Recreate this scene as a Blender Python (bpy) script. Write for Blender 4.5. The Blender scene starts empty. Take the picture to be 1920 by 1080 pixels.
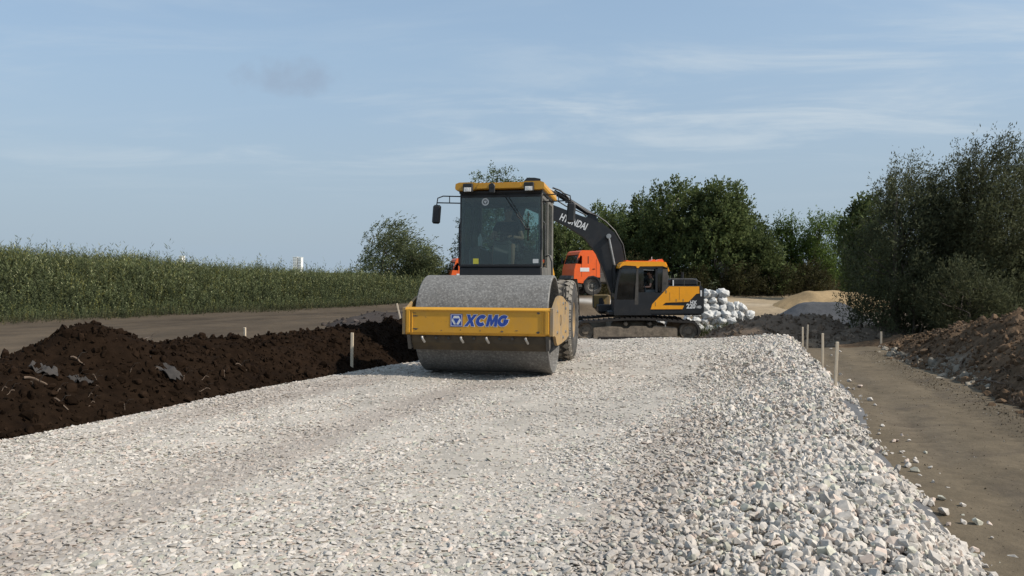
import bpy, bmesh, math, random
import numpy as np
from math import radians, sin, cos, pi
from mathutils import Matrix, Vector, Euler

# ------------------------------------------------------------------ camera, sky, sun, exposure
S = bpy.context.scene
COL = S.collection
F = 1400.0            # focal length in photo pixels (photo is 1920 wide)
HZ = 510.0            # horizon row in the photo
cam_d = bpy.data.cameras.new('camera')
cam = bpy.data.objects.new('camera', cam_d)
COL.objects.link(cam)
cam.location = (0, 0, 0)
cam.rotation_euler = (pi / 2, 0, 0)
cam_d.sensor_width = 36.0
cam_d.lens = 36.0 * F / 1920.0
cam_d.shift_y = -(540.0 - HZ) / 1920.0
cam_d.clip_start = 0.1
cam_d.clip_end = 12000
S.camera = cam

SUN_AZ = radians(108)     # clockwise from the view direction (+Y): the sun stands to the right
SUN_EL = radians(41)
world = bpy.data.worlds.new('World')
S.world = world
world.use_nodes = True
wt = world.node_tree
wt.nodes.clear()


def wn(t, **k):
    n = wt.nodes.new(t)
    for a, b in k.items():
        setattr(n, a, b)
    return n


w_out = wn('ShaderNodeOutputWorld')
w_bg = wn('ShaderNodeBackground')
w_bg.inputs['Strength'].default_value = 0.13
sky = wn('ShaderNodeTexSky', sky_type='NISHITA')
sky.sun_disc = False
sky.sun_elevation = SUN_EL
sky.sun_rotation = SUN_AZ
sky.altitude = 100
sky.air_density = 1.0
sky.dust_density = 2.2
sky.ozone_density = 2.0
w_tc = wn('ShaderNodeTexCoord')
w_sep = wn('ShaderNodeSeparateXYZ')
wt.links.new(w_tc.outputs['Generated'], w_sep.inputs[0])


def wmath(op, a, b=None, c=None, clamp=False):
    n = wn('ShaderNodeMath', operation=op)
    n.use_clamp = clamp
    for i, x in enumerate((a, b, c)):
        if x is None:
            continue
        if isinstance(x, (int, float)):
            n.inputs[i].default_value = x
        else:
            wt.links.new(x, n.inputs[i])
    return n.outputs[0]


# high thin cloud: the view direction projected on a flat layer overhead
_den = wmath('ADD', wmath('MAXIMUM', w_sep.outputs[2], 0.0), 0.06)
_px = wmath('DIVIDE', w_sep.outputs[0], _den)
_py = wmath('DIVIDE', w_sep.outputs[1], _den)
w_cmb = wn('ShaderNodeCombineXYZ')
wt.links.new(_px, w_cmb.inputs[0])
wt.links.new(_py, w_cmb.inputs[1])


def wnoise(scale, rot, loc, detail=5, rough=0.6, dist=0.0):
    mp = wn('ShaderNodeMapping')
    mp.inputs['Scale'].default_value = scale
    mp.inputs['Rotation'].default_value = (0, 0, rot)
    mp.inputs['Location'].default_value = loc
    wt.links.new(w_cmb.outputs[0], mp.inputs[0])
    nz = wn('ShaderNodeTexNoise')
    nz.inputs['Scale'].default_value = 1.0
    nz.inputs['Detail'].default_value = detail
    nz.inputs['Roughness'].default_value = rough
    nz.inputs['Distortion'].default_value = dist
    wt.links.new(mp.outputs[0], nz.inputs[0])
    return nz.outputs[0]


def wramp(x, a, b):
    n = wn('ShaderNodeMapRange')
    n.interpolation_type = 'SMOOTHSTEP'
    wt.links.new(x, n.inputs[0])
    n.inputs[1].default_value = a
    n.inputs[2].default_value = b
    return n.outputs[0]


c1 = wramp(wnoise((0.75, 1.5, 1), 0.12, (3.1, 1.7, 0), 6, 0.62, 0.5), 0.43, 0.72)
c2 = wramp(wnoise((0.20, 0.45, 1), -0.1, (7.3, 4.1, 0), 3, 0.5, 0.3), 0.30, 0.58)
cirrus = wmath('MULTIPLY', c1, c2)
veil = wmath('MULTIPLY_ADD', wramp(wnoise((0.14, 0.32, 1), 0.05, (1.2, 9.4, 0), 4, 0.55), 0.35, 0.75), 0.16, 0.46)
cl = veil
# paler towards the horizon: haze of the lower air
low = wmath('MULTIPLY', wramp(w_sep.outputs[2], 0.36, 0.0), 0.88)
w_mix = wn('ShaderNodeMix', data_type='RGBA')
wt.links.new(cl, w_mix.inputs[0])
wt.links.new(sky.outputs[0], w_mix.inputs[6])
w_mix.inputs[7].default_value = (2.62, 3.62, 4.55, 1)
w_mixl = wn('ShaderNodeMix', data_type='RGBA')
wt.links.new(low, w_mixl.inputs[0])
wt.links.new(w_mix.outputs[2], w_mixl.inputs[6])
w_mixl.inputs[7].default_value = (2.42, 3.02, 3.62, 1)
w_mixc = wn('ShaderNodeMix', data_type='RGBA')
wt.links.new(wmath('MULTIPLY', wmath('MULTIPLY', cirrus, wramp(w_sep.outputs[2], 0.07, 0.22)), 0.7), w_mixc.inputs[0])
wt.links.new(w_mixl.outputs[2], w_mixc.inputs[6])
w_mixc.inputs[7].default_value = (4.1, 4.55, 4.85, 1)
# one small shaded cumulus scrap
sdir = Vector(((540 - 960) / F, 1.0, (HZ - 143) / F)).normalized()
w_dx = wmath('SUBTRACT', wmath('DIVIDE', w_sep.outputs[0], w_sep.outputs[1]), (540 - 960) / F)
w_dz = wmath('SUBTRACT', wmath('DIVIDE', w_sep.outputs[2], w_sep.outputs[1]), (HZ - 143) / F)
nz = wn('ShaderNodeTexNoise')
nz.inputs['Scale'].default_value = 26
nz.inputs['Detail'].default_value = 4
wt.links.new(w_tc.outputs['Generated'], nz.inputs[0])
e1 = wmath('POWER', wmath('DIVIDE', w_dx, 0.075), 2.0)
e2 = wmath('POWER', wmath('DIVIDE', w_dz, 0.026), 2.0)
er = wmath('ADD', wmath('ADD', e1, e2), wmath('MULTIPLY', wmath('SUBTRACT', nz.outputs[0], 0.5), 4.2))
scrap = wmath('MULTIPLY', wramp(er, 1.3, -0.5), 0.42)
front = wmath('GREATER_THAN', w_sep.outputs[1], 0.0)
w_mix2 = wn('ShaderNodeMix', data_type='RGBA')
wt.links.new(wmath('MULTIPLY', scrap, front), w_mix2.inputs[0])
wt.links.new(w_mixc.outputs[2], w_mix2.inputs[6])
w_mix2.inputs[7].default_value = (1.9, 2.25, 2.9, 1)
wt.links.new(w_mix2.outputs[2], w_bg.inputs[0])
wt.links.new(w_bg.outputs[0], w_out.inputs[0])

sun_d = bpy.data.lights.new('sun', 'SUN')
sun_d.energy = 3.9
sun_d.angle = radians(0.9)
sun_d.color = (1.0, 0.925, 0.82)
sun = bpy.data.objects.new('sun', sun_d)
COL.objects.link(sun)
sv = Vector((sin(SUN_AZ) * cos(SUN_EL), cos(SUN_AZ) * cos(SUN_EL), sin(SUN_EL)))
sun.rotation_euler = sv.to_track_quat('Z', 'Y').to_euler()
sun.location = sv * 60

S.view_settings.view_transform = 'Standard'
S.view_settings.look = 'None'
S.view_settings.exposure = 0.28
S.view_settings.gamma = 1.0
S.view_settings.use_curve_mapping = False
S.cycles.max_bounces = 6
S.cycles.transparent_max_bounces = 12
S.cycles.sample_clamp_indirect = 5.0

# ------------------------------------------------------------------ helpers
RNG = np.random.default_rng(7)
random.seed(7)


def at(px, py, Y):
    """world point seen at photo pixel (px, py) at depth Y"""
    return Vector(((px - 960) / F * Y, Y, (HZ - py) / F * Y))


def tag(o, label=None, cat=None, group=None, kind=None):
    if label:
        o['label'] = label
    if cat:
        o['category'] = cat
    if group:
        o['group'] = group
    if kind:
        o['kind'] = kind
    return o


def empty(name, loc=(0, 0, 0), rot=(0, 0, 0)):
    o = bpy.data.objects.new(name, None)
    o.empty_display_size = 0.2
    COL.objects.link(o)
    o.location = loc
    o.rotation_euler = rot
    return o


def copy_tree(o, parent=None):
    c = o.copy()
    COL.objects.link(c)
    c.parent = parent
    for ch in list(o.children):
        copy_tree(ch, c)
    return c


def rotm(rx=0, ry=0, rz=0):
    return Euler((rx, ry, rz)).to_matrix()


class MB:
    def __init__(s):
        s.v = []
        s.f = []

    def add(s, vs, fs, M=None):
        n = len(s.v)
        for p in vs:
            p = Vector(p)
            if M is not None:
                p = M @ p
            s.v.append(tuple(p))
        for f in fs:
            s.f.append(tuple(i + n for i in f))
        return s

    def box(s, c, d, b=0.0, rot=None):
        """box of centre c, size d, chamfer b"""
        h = [x / 2 for x in d]
        R = rotm(*rot) if rot else None
        C = Vector(c)

        def P(p):
            p = Vector(p)
            if R is not None:
                p = R @ p
            return p + C
        b = min(b, min(h) * 0.95)
        if b <= 0:
            vs = [P((x * h[0], y * h[1], z * h[2])) for x in (-1, 1) for y in (-1, 1) for z in (-1, 1)]
            fs = [(0, 1, 3, 2), (4, 6, 7, 5), (0, 4, 5, 1), (2, 3, 7, 6), (0, 2, 6, 4), (1, 5, 7, 3)]
            return s.add(vs, fs)
        vs = []
        idx = {}
        for sx in (-1, 1):
            for sy in (-1, 1):
                for sz in (-1, 1):
                    for a in range(3):
                        q = [sx * (h[0] - b), sy * (h[1] - b), sz * (h[2] - b)]
                        sg = (sx, sy, sz)[a]
                        q[a] = sg * h[a]
                        idx[(sx, sy, sz, a)] = len(vs)
                        vs.append(P(q))
        fs = []
        for a in range(3):
            o1, o2 = [i for i in range(3) if i != a]
            for sg in (-1, 1):
                f = []
                for (p, q) in ((-1, -1), (1, -1), (1, 1), (-1, 1)):
                    k = [0, 0, 0]
                    k[a] = sg
                    k[o1] = p
                    k[o2] = q
                    f.append(idx[(k[0], k[1], k[2], a)])
                fs.append(tuple(f))
            for p in (-1, 1):
                for q in (-1, 1):
                    k = [0, 0, 0]
                    k[o1] = p
                    k[o2] = q
                    lo = list(k)
                    lo[a] = -1
                    hi = list(k)
                    hi[a] = 1
                    fs.append((idx[(*lo, o1)], idx[(*hi, o1)], idx[(*hi, o2)], idx[(*lo, o2)]))
        for sx in (-1, 1):
            for sy in (-1, 1):
                for sz in (-1, 1):
                    fs.append(tuple(idx[(sx, sy, sz, a)] for a in range(3)))
        return s.add(vs, fs)

    def tube(s, pts, r, n=8, caps=True):
        pts = [Vector(p) for p in pts]
        rs = r if hasattr(r, '__len__') else [r] * len(pts)
        rings = []
        up = None
        for i, p in enumerate(pts):
            if i == 0:
                t = pts[1] - p
            elif i == len(pts) - 1:
                t = p - pts[i - 1]
            else:
                t = (pts[i + 1] - p).normalized() + (p - pts[i - 1]).normalized()
            t.normalize()
            if up is None:
                up = Vector((0, 0, 1)) if abs(t.z) < 0.9 else Vector((1, 0, 0))
            a = t.cross(up)
            if a.length < 1e-4:
                a = t.cross(Vector((0, 1, 0)))
            a.normalize()
            b = a.cross(t).normalized()
            up = b
            rings.append([p + (a * cos(2 * pi * k / n) + b * sin(2 * pi * k / n)) * rs[i] for k in range(n)])
        vs = [q for rg in rings for q in rg]
        fs = []
        for i in range(len(pts) - 1):
            for k in range(n):
                k2 = (k + 1) % n
                fs.append((i * n + k, i * n + k2, (i + 1) * n + k2, (i + 1) * n + k))
        if caps:
            fs.append(tuple(range(n))[::-1])
            fs.append(tuple((len(pts) - 1) * n + k for k in range(n)))
        return s.add(vs, fs)

    def prism(s, poly, a0, a1, axis='y', M=None):
        """extrude a 2D polygon: axis y -> poly in (x, z); x -> (y, z); z -> (x, y)"""
        def P(q, a):
            if axis == 'y':
                return (q[0], a, q[1])
            if axis == 'x':
                return (a, q[0], q[1])
            return (q[0], q[1], a)
        n = len(poly)
        vs = [P(q, a0) for q in poly] + [P(q, a1) for q in poly]
        fs = [tuple(range(n)), tuple(range(2 * n - 1, n - 1, -1))]
        for i in range(n):
            j = (i + 1) % n
            fs.append((i, j, n + j, n + i))
        return s.add(vs, fs, M)

    def lathe(s, prof, c=(0, 0, 0), n=32, axis='x', closed=False, a0=0.0, a1=2 * pi):
        """prof: (radius, position along axis)"""
        vs = []
        full = abs(a1 - a0 - 2 * pi) < 1e-6
        m = n if full else n + 1
        for (r, h) in prof:
            for k in range(m):
                a = a0 + (a1 - a0) * k / n
                x, y = r * cos(a), r * sin(a)
                q = {'x': (h, x, y), 'y': (x, h, y), 'z': (x, y, h)}[axis]
                vs.append((q[0] + c[0], q[1] + c[1], q[2] + c[2]))
        fs = []
        L = len(prof)
        for i in range(L if closed else L - 1):
            i2 = (i + 1) % L
            for k in range(n if full else n):
                k2 = (k + 1) % m
                fs.append((i * m + k, i * m + k2, i2 * m + k2, i2 * m + k))
        return s.add(vs, fs)

    def sphere(s, c, r, n=12, m=8):
        rr = r if hasattr(r, '__len__') else (r, r, r)
        vs = [(c[0], c[1], c[2] + rr[2])]
        for i in range(1, m):
            t = pi * i / m
            for k in range(n):
                a = 2 * pi * k / n
                vs.append((c[0] + rr[0] * sin(t) * cos(a), c[1] + rr[1] * sin(t) * sin(a), c[2] + rr[2] * cos(t)))
        vs.append((c[0], c[1], c[2] - rr[2]))
        fs = [(0, 1 + k, 1 + (k + 1) % n) for k in range(n)]
        for i in range(m - 2):
            for k in range(n):
                k2 = (k + 1) % n
                fs.append((1 + i * n + k, 1 + (i + 1) * n + k, 1 + (i + 1) * n + k2, 1 + i * n + k2))
        b = 1 + (m - 2) * n
        e = len(vs) - 1
        fs += [(b + k, e, b + (k + 1) % n) for k in range(n)]
        return s.add(vs, fs)

    def mesh(s, name, m, smooth=True, angle=35, fix=True):
        me = bpy.data.meshes.new(name)
        me.from_pydata(s.v, [], s.f)
        if fix:
            bm = bmesh.new()
            bm.from_mesh(me)
            bmesh.ops.recalc_face_normals(bm, faces=bm.faces)
            bm.to_mesh(me)
            bm.free()
        if smooth:
            me.polygons.foreach_set('use_smooth', [True] * len(me.polygons))
            me.set_sharp_from_angle(angle=radians(angle))
        me.materials.append(m)
        return me

    def build(s, name, m, parent=None, smooth=True, angle=35, fix=True, label=None):
        o = bpy.data.objects.new(name, s.mesh(name, m, smooth, angle, fix))
        COL.objects.link(o)
        if parent is not None:
            o.parent = parent
        if label:
            o['label'] = label
        return o


def npobj(name, V, Fc, m, parent=None, cols=None, smooth=False, nper=None):
    """fast mesh from arrays: V (n,3), Fc (k,3|4); cols (n,3) point colours"""
    V = np.asarray(V, dtype=np.float32)
    Fc = np.asarray(Fc, dtype=np.int32)
    me = bpy.data.meshes.new(name)
    k, w = Fc.shape
    me.vertices.add(len(V))
    me.vertices.foreach_set('co', V.ravel())
    me.loops.add(k * w)
    me.loops.foreach_set('vertex_index', Fc.ravel())
    me.polygons.add(k)
    me.polygons.foreach_set('loop_start', np.arange(0, k * w, w, dtype=np.int32))
    me.update(calc_edges=True)
    me.polygons.foreach_set('use_smooth', np.full(k, bool(smooth)))
    if cols is not None:
        at_ = me.attributes.new('Col', 'FLOAT_COLOR', 'POINT')
        c4 = np.ones((len(V), 4), dtype=np.float32)
        c4[:, :3] = cols
        at_.data.foreach_set('color', c4.ravel())
    me.materials.append(m)
    o = bpy.data.objects.new(name, me)
    COL.objects.link(o)
    if parent is not None:
        o.parent = parent
    return o


def _hash(ix, iy, seed):
    h = (ix.astype(np.int64) * 374761393 + iy.astype(np.int64) * 668265263 + seed * 974634761) & 0x7fffffff
    h = ((h ^ (h >> 13)) * 1274126177) & 0x7fffffff
    h = (h ^ (h >> 16)) & 0x7fffffff
    return h / float(0x7fffffff)


def vnoise(x, y, seed=0):
    x = np.asarray(x, dtype=float)
    y = np.asarray(y, dtype=float)
    ix = np.floor(x)
    iy = np.floor(y)
    fx = x - ix
    fy = y - iy
    fx = fx * fx * (3 - 2 * fx)
    fy = fy * fy * (3 - 2 * fy)
    a = _hash(ix, iy, seed)
    b = _hash(ix + 1, iy, seed)
    c = _hash(ix, iy + 1, seed)
    d = _hash(ix + 1, iy + 1, seed)
    return (a * (1 - fx) + b * fx) * (1 - fy) + (c * (1 - fx) + d * fx) * fy


def fbm(x, y, seed=0, oct=4, gain=0.5):
    t = 0.0
    amp = 1.0
    tot = 0.0
    for i in range(oct):
        t = t + amp * (vnoise(x * 2 ** i + 17.3 * i, y * 2 ** i - 9.1 * i, seed + i) - 0.5)
        tot += amp
        amp *= gain
    return t / tot * 2.0


def sstep(a, b, x):
    t = np.clip((np.asarray(x, dtype=float) - a) / (b - a), 0, 1)
    return t * t * (3 - 2 * t)


# ------------------------------------------------------------------ materials
def mat(name, col, rough=0.6, metal=0.0, var=0.12, vscale=6.0, col2=None, c2lo=0.52, c2hi=0.68, c2scale=2.5, c2amt=0.8,
        bump=0.0, bscale=60.0, spec=0.5, col3=None, c3lo=0.6, c3hi=0.7, c3scale=30.0, c3amt=0.8, stretch=None, coat=0.0):
    m = bpy.data.materials.new(name)
    m.use_nodes = True
    nt = m.node_tree
    p = nt.nodes['Principled BSDF']
    p.inputs['Roughness'].default_value = rough
    p.inputs['Metallic'].default_value = metal
    p.inputs['Specular IOR Level'].default_value = spec
    p.inputs['Coat Weight'].default_value = coat
    tc = nt.nodes.new('ShaderNodeTexCoord')
    vec = tc.outputs['Object']
    if stretch:
        mp = nt.nodes.new('ShaderNodeMapping')
        mp.inputs['Scale'].default_value = stretch
        nt.links.new(vec, mp.inputs[0])
        vec = mp.outputs[0]

    def noise(sc, det=4, ro=0.55):
        n = nt.nodes.new('ShaderNodeTexNoise')
        n.inputs['Scale'].default_value = sc
        n.inputs['Detail'].default_value = det
        n.inputs['Roughness'].default_value = ro
        nt.links.new(vec, n.inputs['Vector'])
        return n.outputs[0]

    def rng(x, a, b, lo=0.0, hi=1.0):
        n = nt.nodes.new('ShaderNodeMapRange')
        nt.links.new(x, n.inputs[0])
        n.inputs[1].default_value = a
        n.inputs[2].default_value = b
        n.inputs[3].default_value = lo
        n.inputs[4].default_value = hi
        return n.outputs[0]

    def mix(fac, a, b):
        n = nt.nodes.new('ShaderNodeMix')
        n.data_type = 'RGBA'
        nt.links.new(fac, n.inputs[0])
        for s_, x in ((6, a), (7, b)):
            if isinstance(x, (tuple, list)):
                n.inputs[s_].default_value = (*x[:3], 1)
            else:
                nt.links.new(x, n.inputs[s_])
        return n.outputs[2]
    c = mix(rng(noise(vscale), 0.3, 0.7), [x * (1 - var) for x in col], [min(1, x * (1 + var)) for x in col])
    if col2:
        c = mix(rng(noise(c2scale, 6, 0.65), c2lo, c2hi, 0, c2amt), c, col2)
    if col3:
        c = mix(rng(noise(c3scale, 3, 0.6), c3lo, c3hi, 0, c3amt), c, col3)
    nt.links.new(c, p.inputs['Base Color'])
    if bump:
        b = nt.nodes.new('ShaderNodeBump')
        b.inputs['Strength'].default_value = 1.0
        b.inputs['Distance'].default_value = bump
        nt.links.new(noise(bscale, 5, 0.6), b.inputs['Height'])
        nt.links.new(b.outputs[0], p.inputs['Normal'])
    return m


def mat_attr(name, rough=0.9, transl=0.0, var=0.2, vscale=20.0, bump=0.0, bscale=60.0, spec=0.25):
    """base colour from the mesh's own colour attribute, with fine grain"""
    m = bpy.data.materials.new(name)
    m.use_nodes = True
    nt = m.node_tree
    p = nt.nodes['Principled BSDF']
    p.inputs['Roughness'].default_value = rough
    p.inputs['Specular IOR Level'].default_value = spec
    a = nt.nodes.new('ShaderNodeAttribute')
    a.attribute_name = 'Col'
    tc = nt.nodes.new('ShaderNodeTexCoord')
    n = nt.nodes.new('ShaderNodeTexNoise')
    n.inputs['Scale'].default_value = vscale
    n.inputs['Detail'].default_value = 5
    n.inputs['Roughness'].default_value = 0.65
    nt.links.new(tc.outputs['Object'], n.inputs['Vector'])
    r = nt.nodes.new('ShaderNodeMapRange')
    nt.links.new(n.outputs[0], r.inputs[0])
    r.inputs[1].default_value = 0.25
    r.inputs[2].default_value = 0.75
    r.inputs[3].default_value = 1 - var
    r.inputs[4].default_value = 1 + var
    mx = nt.nodes.new('ShaderNodeVectorMath')
    mx.operation = 'SCALE'
    nt.links.new(a.outputs['Color'], mx.inputs[0])
    nt.links.new(r.outputs[0], mx.inputs['Scale'])
    nt.links.new(mx.outputs[0], p.inputs['Base Color'])
    if bump:
        b = nt.nodes.new('ShaderNodeBump')
        b.inputs['Distance'].default_value = bump
        nb = nt.nodes.new('ShaderNodeTexNoise')
        nb.inputs['Scale'].default_value = bscale
        nb.inputs['Detail'].default_value = 6
        nb.inputs['Roughness'].default_value = 0.65
        nt.links.new(tc.outputs['Object'], nb.inputs['Vector'])
        nt.links.new(nb.outputs[0], b.inputs['Height'])
        nt.links.new(b.outputs[0], p.inputs['Normal'])
    if transl:
        t = nt.nodes.new('ShaderNodeBsdfTranslucent')
        nt.links.new(mx.outputs[0], t.inputs[0])
        ms = nt.nodes.new('ShaderNodeMixShader')
        ms.inputs[0].default_value = transl
        nt.links.new(p.outputs[0], ms.inputs[1])
        nt.links.new(t.outputs[0], ms.inputs[2])
        nt.links.new(ms.outputs[0], nt.nodes['Material Output'].inputs[0])
    return m


def mat_glass(name, tint=(0.45, 0.55, 0.55), refl=0.0, dust=0.06, dcol=(0.3, 0.28, 0.25)):
    m = bpy.data.materials.new(name)
    m.use_nodes = True
    nt = m.node_tree
    nt.nodes.remove(nt.nodes['Principled BSDF'])
    tr = nt.nodes.new('ShaderNodeBsdfTransparent')
    tr.inputs[0].default_value = (*tint, 1)
    gl = nt.nodes.new('ShaderNodeBsdfGlossy')
    gl.inputs['Roughness'].default_value = 0.03
    df = nt.nodes.new('ShaderNodeBsdfDiffuse')
    df.inputs[0].default_value = (*dcol, 1)
    fr = nt.nodes.new('ShaderNodeFresnel')
    fr.inputs[0].default_value = 1.5
    ad = nt.nodes.new('ShaderNodeMath')
    ad.operation = 'ADD'
    ad.inputs[1].default_value = refl
    nt.links.new(fr.outputs[0], ad.inputs[0])
    m1 = nt.nodes.new('ShaderNodeMixShader')
    nt.links.new(ad.outputs[0], m1.inputs[0])
    nt.links.new(tr.outputs[0], m1.inputs[1])
    nt.links.new(gl.outputs[0], m1.inputs[2])
    m2 = nt.nodes.new('ShaderNodeMixShader')
    tc = nt.nodes.new('ShaderNodeTexCoord')
    nz_ = nt.nodes.new('ShaderNodeTexNoise')
    nz_.inputs['Scale'].default_value = 3.0
    nz_.inputs['Detail'].default_value = 5
    nt.links.new(tc.outputs['Object'], nz_.inputs['Vector'])
    mr = nt.nodes.new('ShaderNodeMapRange')
    nt.links.new(nz_.outputs[0], mr.inputs[0])
    mr.inputs[1].default_value = 0.3
    mr.inputs[2].default_value = 0.7
    mr.inputs[3].default_value = dust * 0.5
    mr.inputs[4].default_value = dust * 1.5
    nt.links.new(mr.outputs[0], m2.inputs[0])
    nt.links.new(m1.outputs[0], m2.inputs[1])
    nt.links.new(df.outputs[0], m2.inputs[2])
    nt.links.new(m2.outputs[0], nt.nodes['Material Output'].inputs[0])
    return m


DUST = (0.20, 0.165, 0.125)
M = {}
M['yellow'] = mat('yellow_paint', (0.56, 0.275, 0.018), 0.42, var=0.06, col2=(0.34, 0.20, 0.06), c2lo=0.5, c2hi=0.8, c2scale=3.0, c2amt=0.55,
                  col3=(0.10, 0.07, 0.045), c3lo=0.66, c3hi=0.72, c3scale=14, c3amt=0.6)
M['yellow_dusty'] = mat('dusty_yellow_paint', (0.36, 0.215, 0.06), 0.7, var=0.1, col2=DUST, c2lo=0.35, c2hi=0.62, c2scale=2.6, c2amt=0.85)
M['black'] = mat('black_paint', (0.014, 0.015, 0.017), 0.42, var=0.2, col2=(0.045, 0.04, 0.035), c2lo=0.5, c2hi=0.85, c2amt=0.6)
M['black_dusty'] = mat('dusty_black_paint', (0.045, 0.042, 0.038), 0.75, var=0.2, col2=(0.16, 0.135, 0.11), c2lo=0.4, c2hi=0.7, c2amt=0.7)
M['grey_frame'] = mat('dusty_grey_frame', (0.10, 0.098, 0.09), 0.7, var=0.2, col2=(0.21, 0.19, 0.16), c2lo=0.4, c2hi=0.7, c2amt=0.7)
M['rubber'] = mat('dusty_rubber', (0.028, 0.027, 0.026), 0.9, var=0.2, vscale=10, col2=(0.13, 0.115, 0.095), c2lo=0.42, c2hi=0.72, c2scale=4, c2amt=0.55, bump=0.004, bscale=30)
M['lug'] = mat('worn_tread_rubber', (0.215, 0.195, 0.165), 0.9, var=0.2, vscale=10, col2=(0.07, 0.065, 0.06), c2lo=0.5, c2hi=0.75, c2scale=5, c2amt=0.6)
M['steel'] = mat('bare_steel', (0.42, 0.41, 0.39), 0.35, 0.85, var=0.15)
M['seat'] = mat('dark_upholstery', (0.02, 0.021, 0.024), 0.8)
M['plastic'] = mat('black_plastic', (0.016, 0.016, 0.017), 0.5)
M['dash'] = mat('grey_console_plastic', (0.09, 0.10, 0.10), 0.6)
M['white_paint'] = mat('white_paint', (0.75, 0.75, 0.73), 0.5, var=0.03)
M['blue_paint'] = mat('blue_decal', (0.015, 0.055, 0.30), 0.4, var=0.06)
M['decal_white'] = mat('pale_decal', (0.62, 0.62, 0.60), 0.5, var=0.05)
M['sticker_yellow'] = mat('yellow_sticker', (0.55, 0.5, 0.06), 0.5, var=0.05)
M['orange'] = mat('orange_yellow_paint', (0.92, 0.37, 0.010), 0.42, var=0.05, col2=(0.70, 0.31, 0.03), c2lo=0.5, c2hi=0.8, c2amt=0.4)
M['orange_red'] = mat('orange_red_paint', (0.80, 0.12, 0.018), 0.45, var=0.06, col2=(0.42, 0.13, 0.06), c2lo=0.5, c2hi=0.8, c2amt=0.5)
M['track'] = mat('muddy_track_steel', (0.15, 0.122, 0.092), 0.9, 0.0, var=0.25, col2=(0.28, 0.225, 0.165), c2lo=0.42, c2hi=0.62, c2scale=3.5, c2amt=0.85, bump=0.01, bscale=14)
M['trackdark'] = mat('dark_track_steel', (0.030, 0.026, 0.023), 0.8, 0.2, var=0.3)
M['mud'] = mat('muddy_shaded_scraper_steel', (0.060, 0.045, 0.028), 0.8, var=0.25, col2=(0.14, 0.095, 0.04), c2lo=0.5, c2hi=0.75, c2amt=0.6)  # dark brown holds both mud and the painted-in shade under the beam
M['gold'] = mat('dull_gold_paint', (0.26, 0.17, 0.055), 0.6, var=0.15, col2=DUST, c2amt=0.6)
M['drum'] = mat('drum_steel', (0.15, 0.146, 0.138), 0.75, 0.0, var=0.35, vscale=26, col2=(0.10, 0.092, 0.082), c2lo=0.45, c2hi=0.7, c2scale=2.2, c2amt=0.65,
                col3=(0.31, 0.30, 0.28), c3lo=0.53, c3hi=0.62, c3scale=30, c3amt=0.5, bump=0.004, bscale=40)
M['glass'] = mat_glass('cab_glass', (0.72, 0.82, 0.80), 0.02, 0.05, (0.22, 0.24, 0.23))
M['glass_dark'] = mat_glass('dark_glass', (0.22, 0.27, 0.32), 0.04, 0.05)
M['lamp'] = mat('lamp_lens', (0.72, 0.70, 0.66), 0.2, var=0.05)
M['wood'] = mat('raw_wood', (0.56, 0.47, 0.35), 0.8, var=0.12, vscale=12, stretch=(4, 4, 0.6))
M['bark'] = mat('bark', (0.095, 0.075, 0.055), 0.9, var=0.35, vscale=7, stretch=(3, 3, 0.6), bump=0.02, bscale=10)
M['bark_pale'] = mat('pale_bark', (0.26, 0.235, 0.19), 0.9, var=0.3, vscale=5, stretch=(2, 2, 0.8), bump=0.01, bscale=10)
M['leaf'] = mat_attr('foliage', 0.7, 0.38, 0.18, 1.2, spec=0.12)
M['weed'] = mat_attr('weeds', 0.75, 0.30, 0.15, 0.8, spec=0.2)
M['ground'] = mat_attr('bare_earth', 0.95, 0, 0.22, 1.4, 0.05, 2.5, spec=0.15)
M['lane'] = mat_attr('packed_earth', 0.95, 0, 0.22, 6.0, 0.012, 14.0, spec=0.15)
M['soil'] = mat_attr('turned_soil', 1.0, 0, 0.4, 9.0, 0.03, 16.0, spec=0.04)
M['stone'] = mat_attr('crushed_limestone', 0.85, 0, 0.14, 22.0, 0.004, 70.0, spec=0.3)
M['heap'] = mat_attr('loose_heap', 0.95, 0, 0.16, 7.0, 0.02, 22.0, spec=0.15)
M['textile'] = mat('grey_geotextile', (0.085, 0.087, 0.092), 0.8, var=0.2, bump=0.004, bscale=30)
M['rag'] = mat('grey_torn_fabric', (0.035, 0.031, 0.028), 0.9, var=0.25, bump=0.01, bscale=20)
M['sack'] = mat('white_woven_plastic', (0.52, 0.52, 0.505), 0.85, var=0.14, vscale=5, col2=(0.36, 0.355, 0.34), c2lo=0.5, c2hi=0.8, c2amt=0.6, bump=0.012, bscale=14)
M['root'] = mat('dead_root', (0.11, 0.078, 0.054), 0.9, var=0.3)
M['skin'] = mat('skin', (0.42, 0.235, 0.165), 0.55, var=0.05)
M['hair'] = mat('dark_hair', (0.02, 0.015, 0.012), 0.7)
M['shirt'] = mat('dark_shirt', (0.03, 0.034, 0.047), 0.85, var=0.2)
M['shorts'] = mat('grey_shorts', (0.09, 0.09, 0.085), 0.85, var=0.2)
M['shirt_green'] = mat('olive_shirt', (0.085, 0.085, 0.06), 0.85, var=0.2)
M['shoe'] = mat('dark_shoe', (0.03, 0.03, 0.03), 0.7)
M['concrete'] = mat('white_facade', (0.78, 0.78, 0.76), 0.8, var=0.03)
M['winglass'] = mat('far_window_glass', (0.16, 0.2, 0.24), 0.2, var=0.1)
M['white_vinyl'] = mat('white_vinyl', (0.7, 0.7, 0.69), 0.4, var=0.05)
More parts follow.
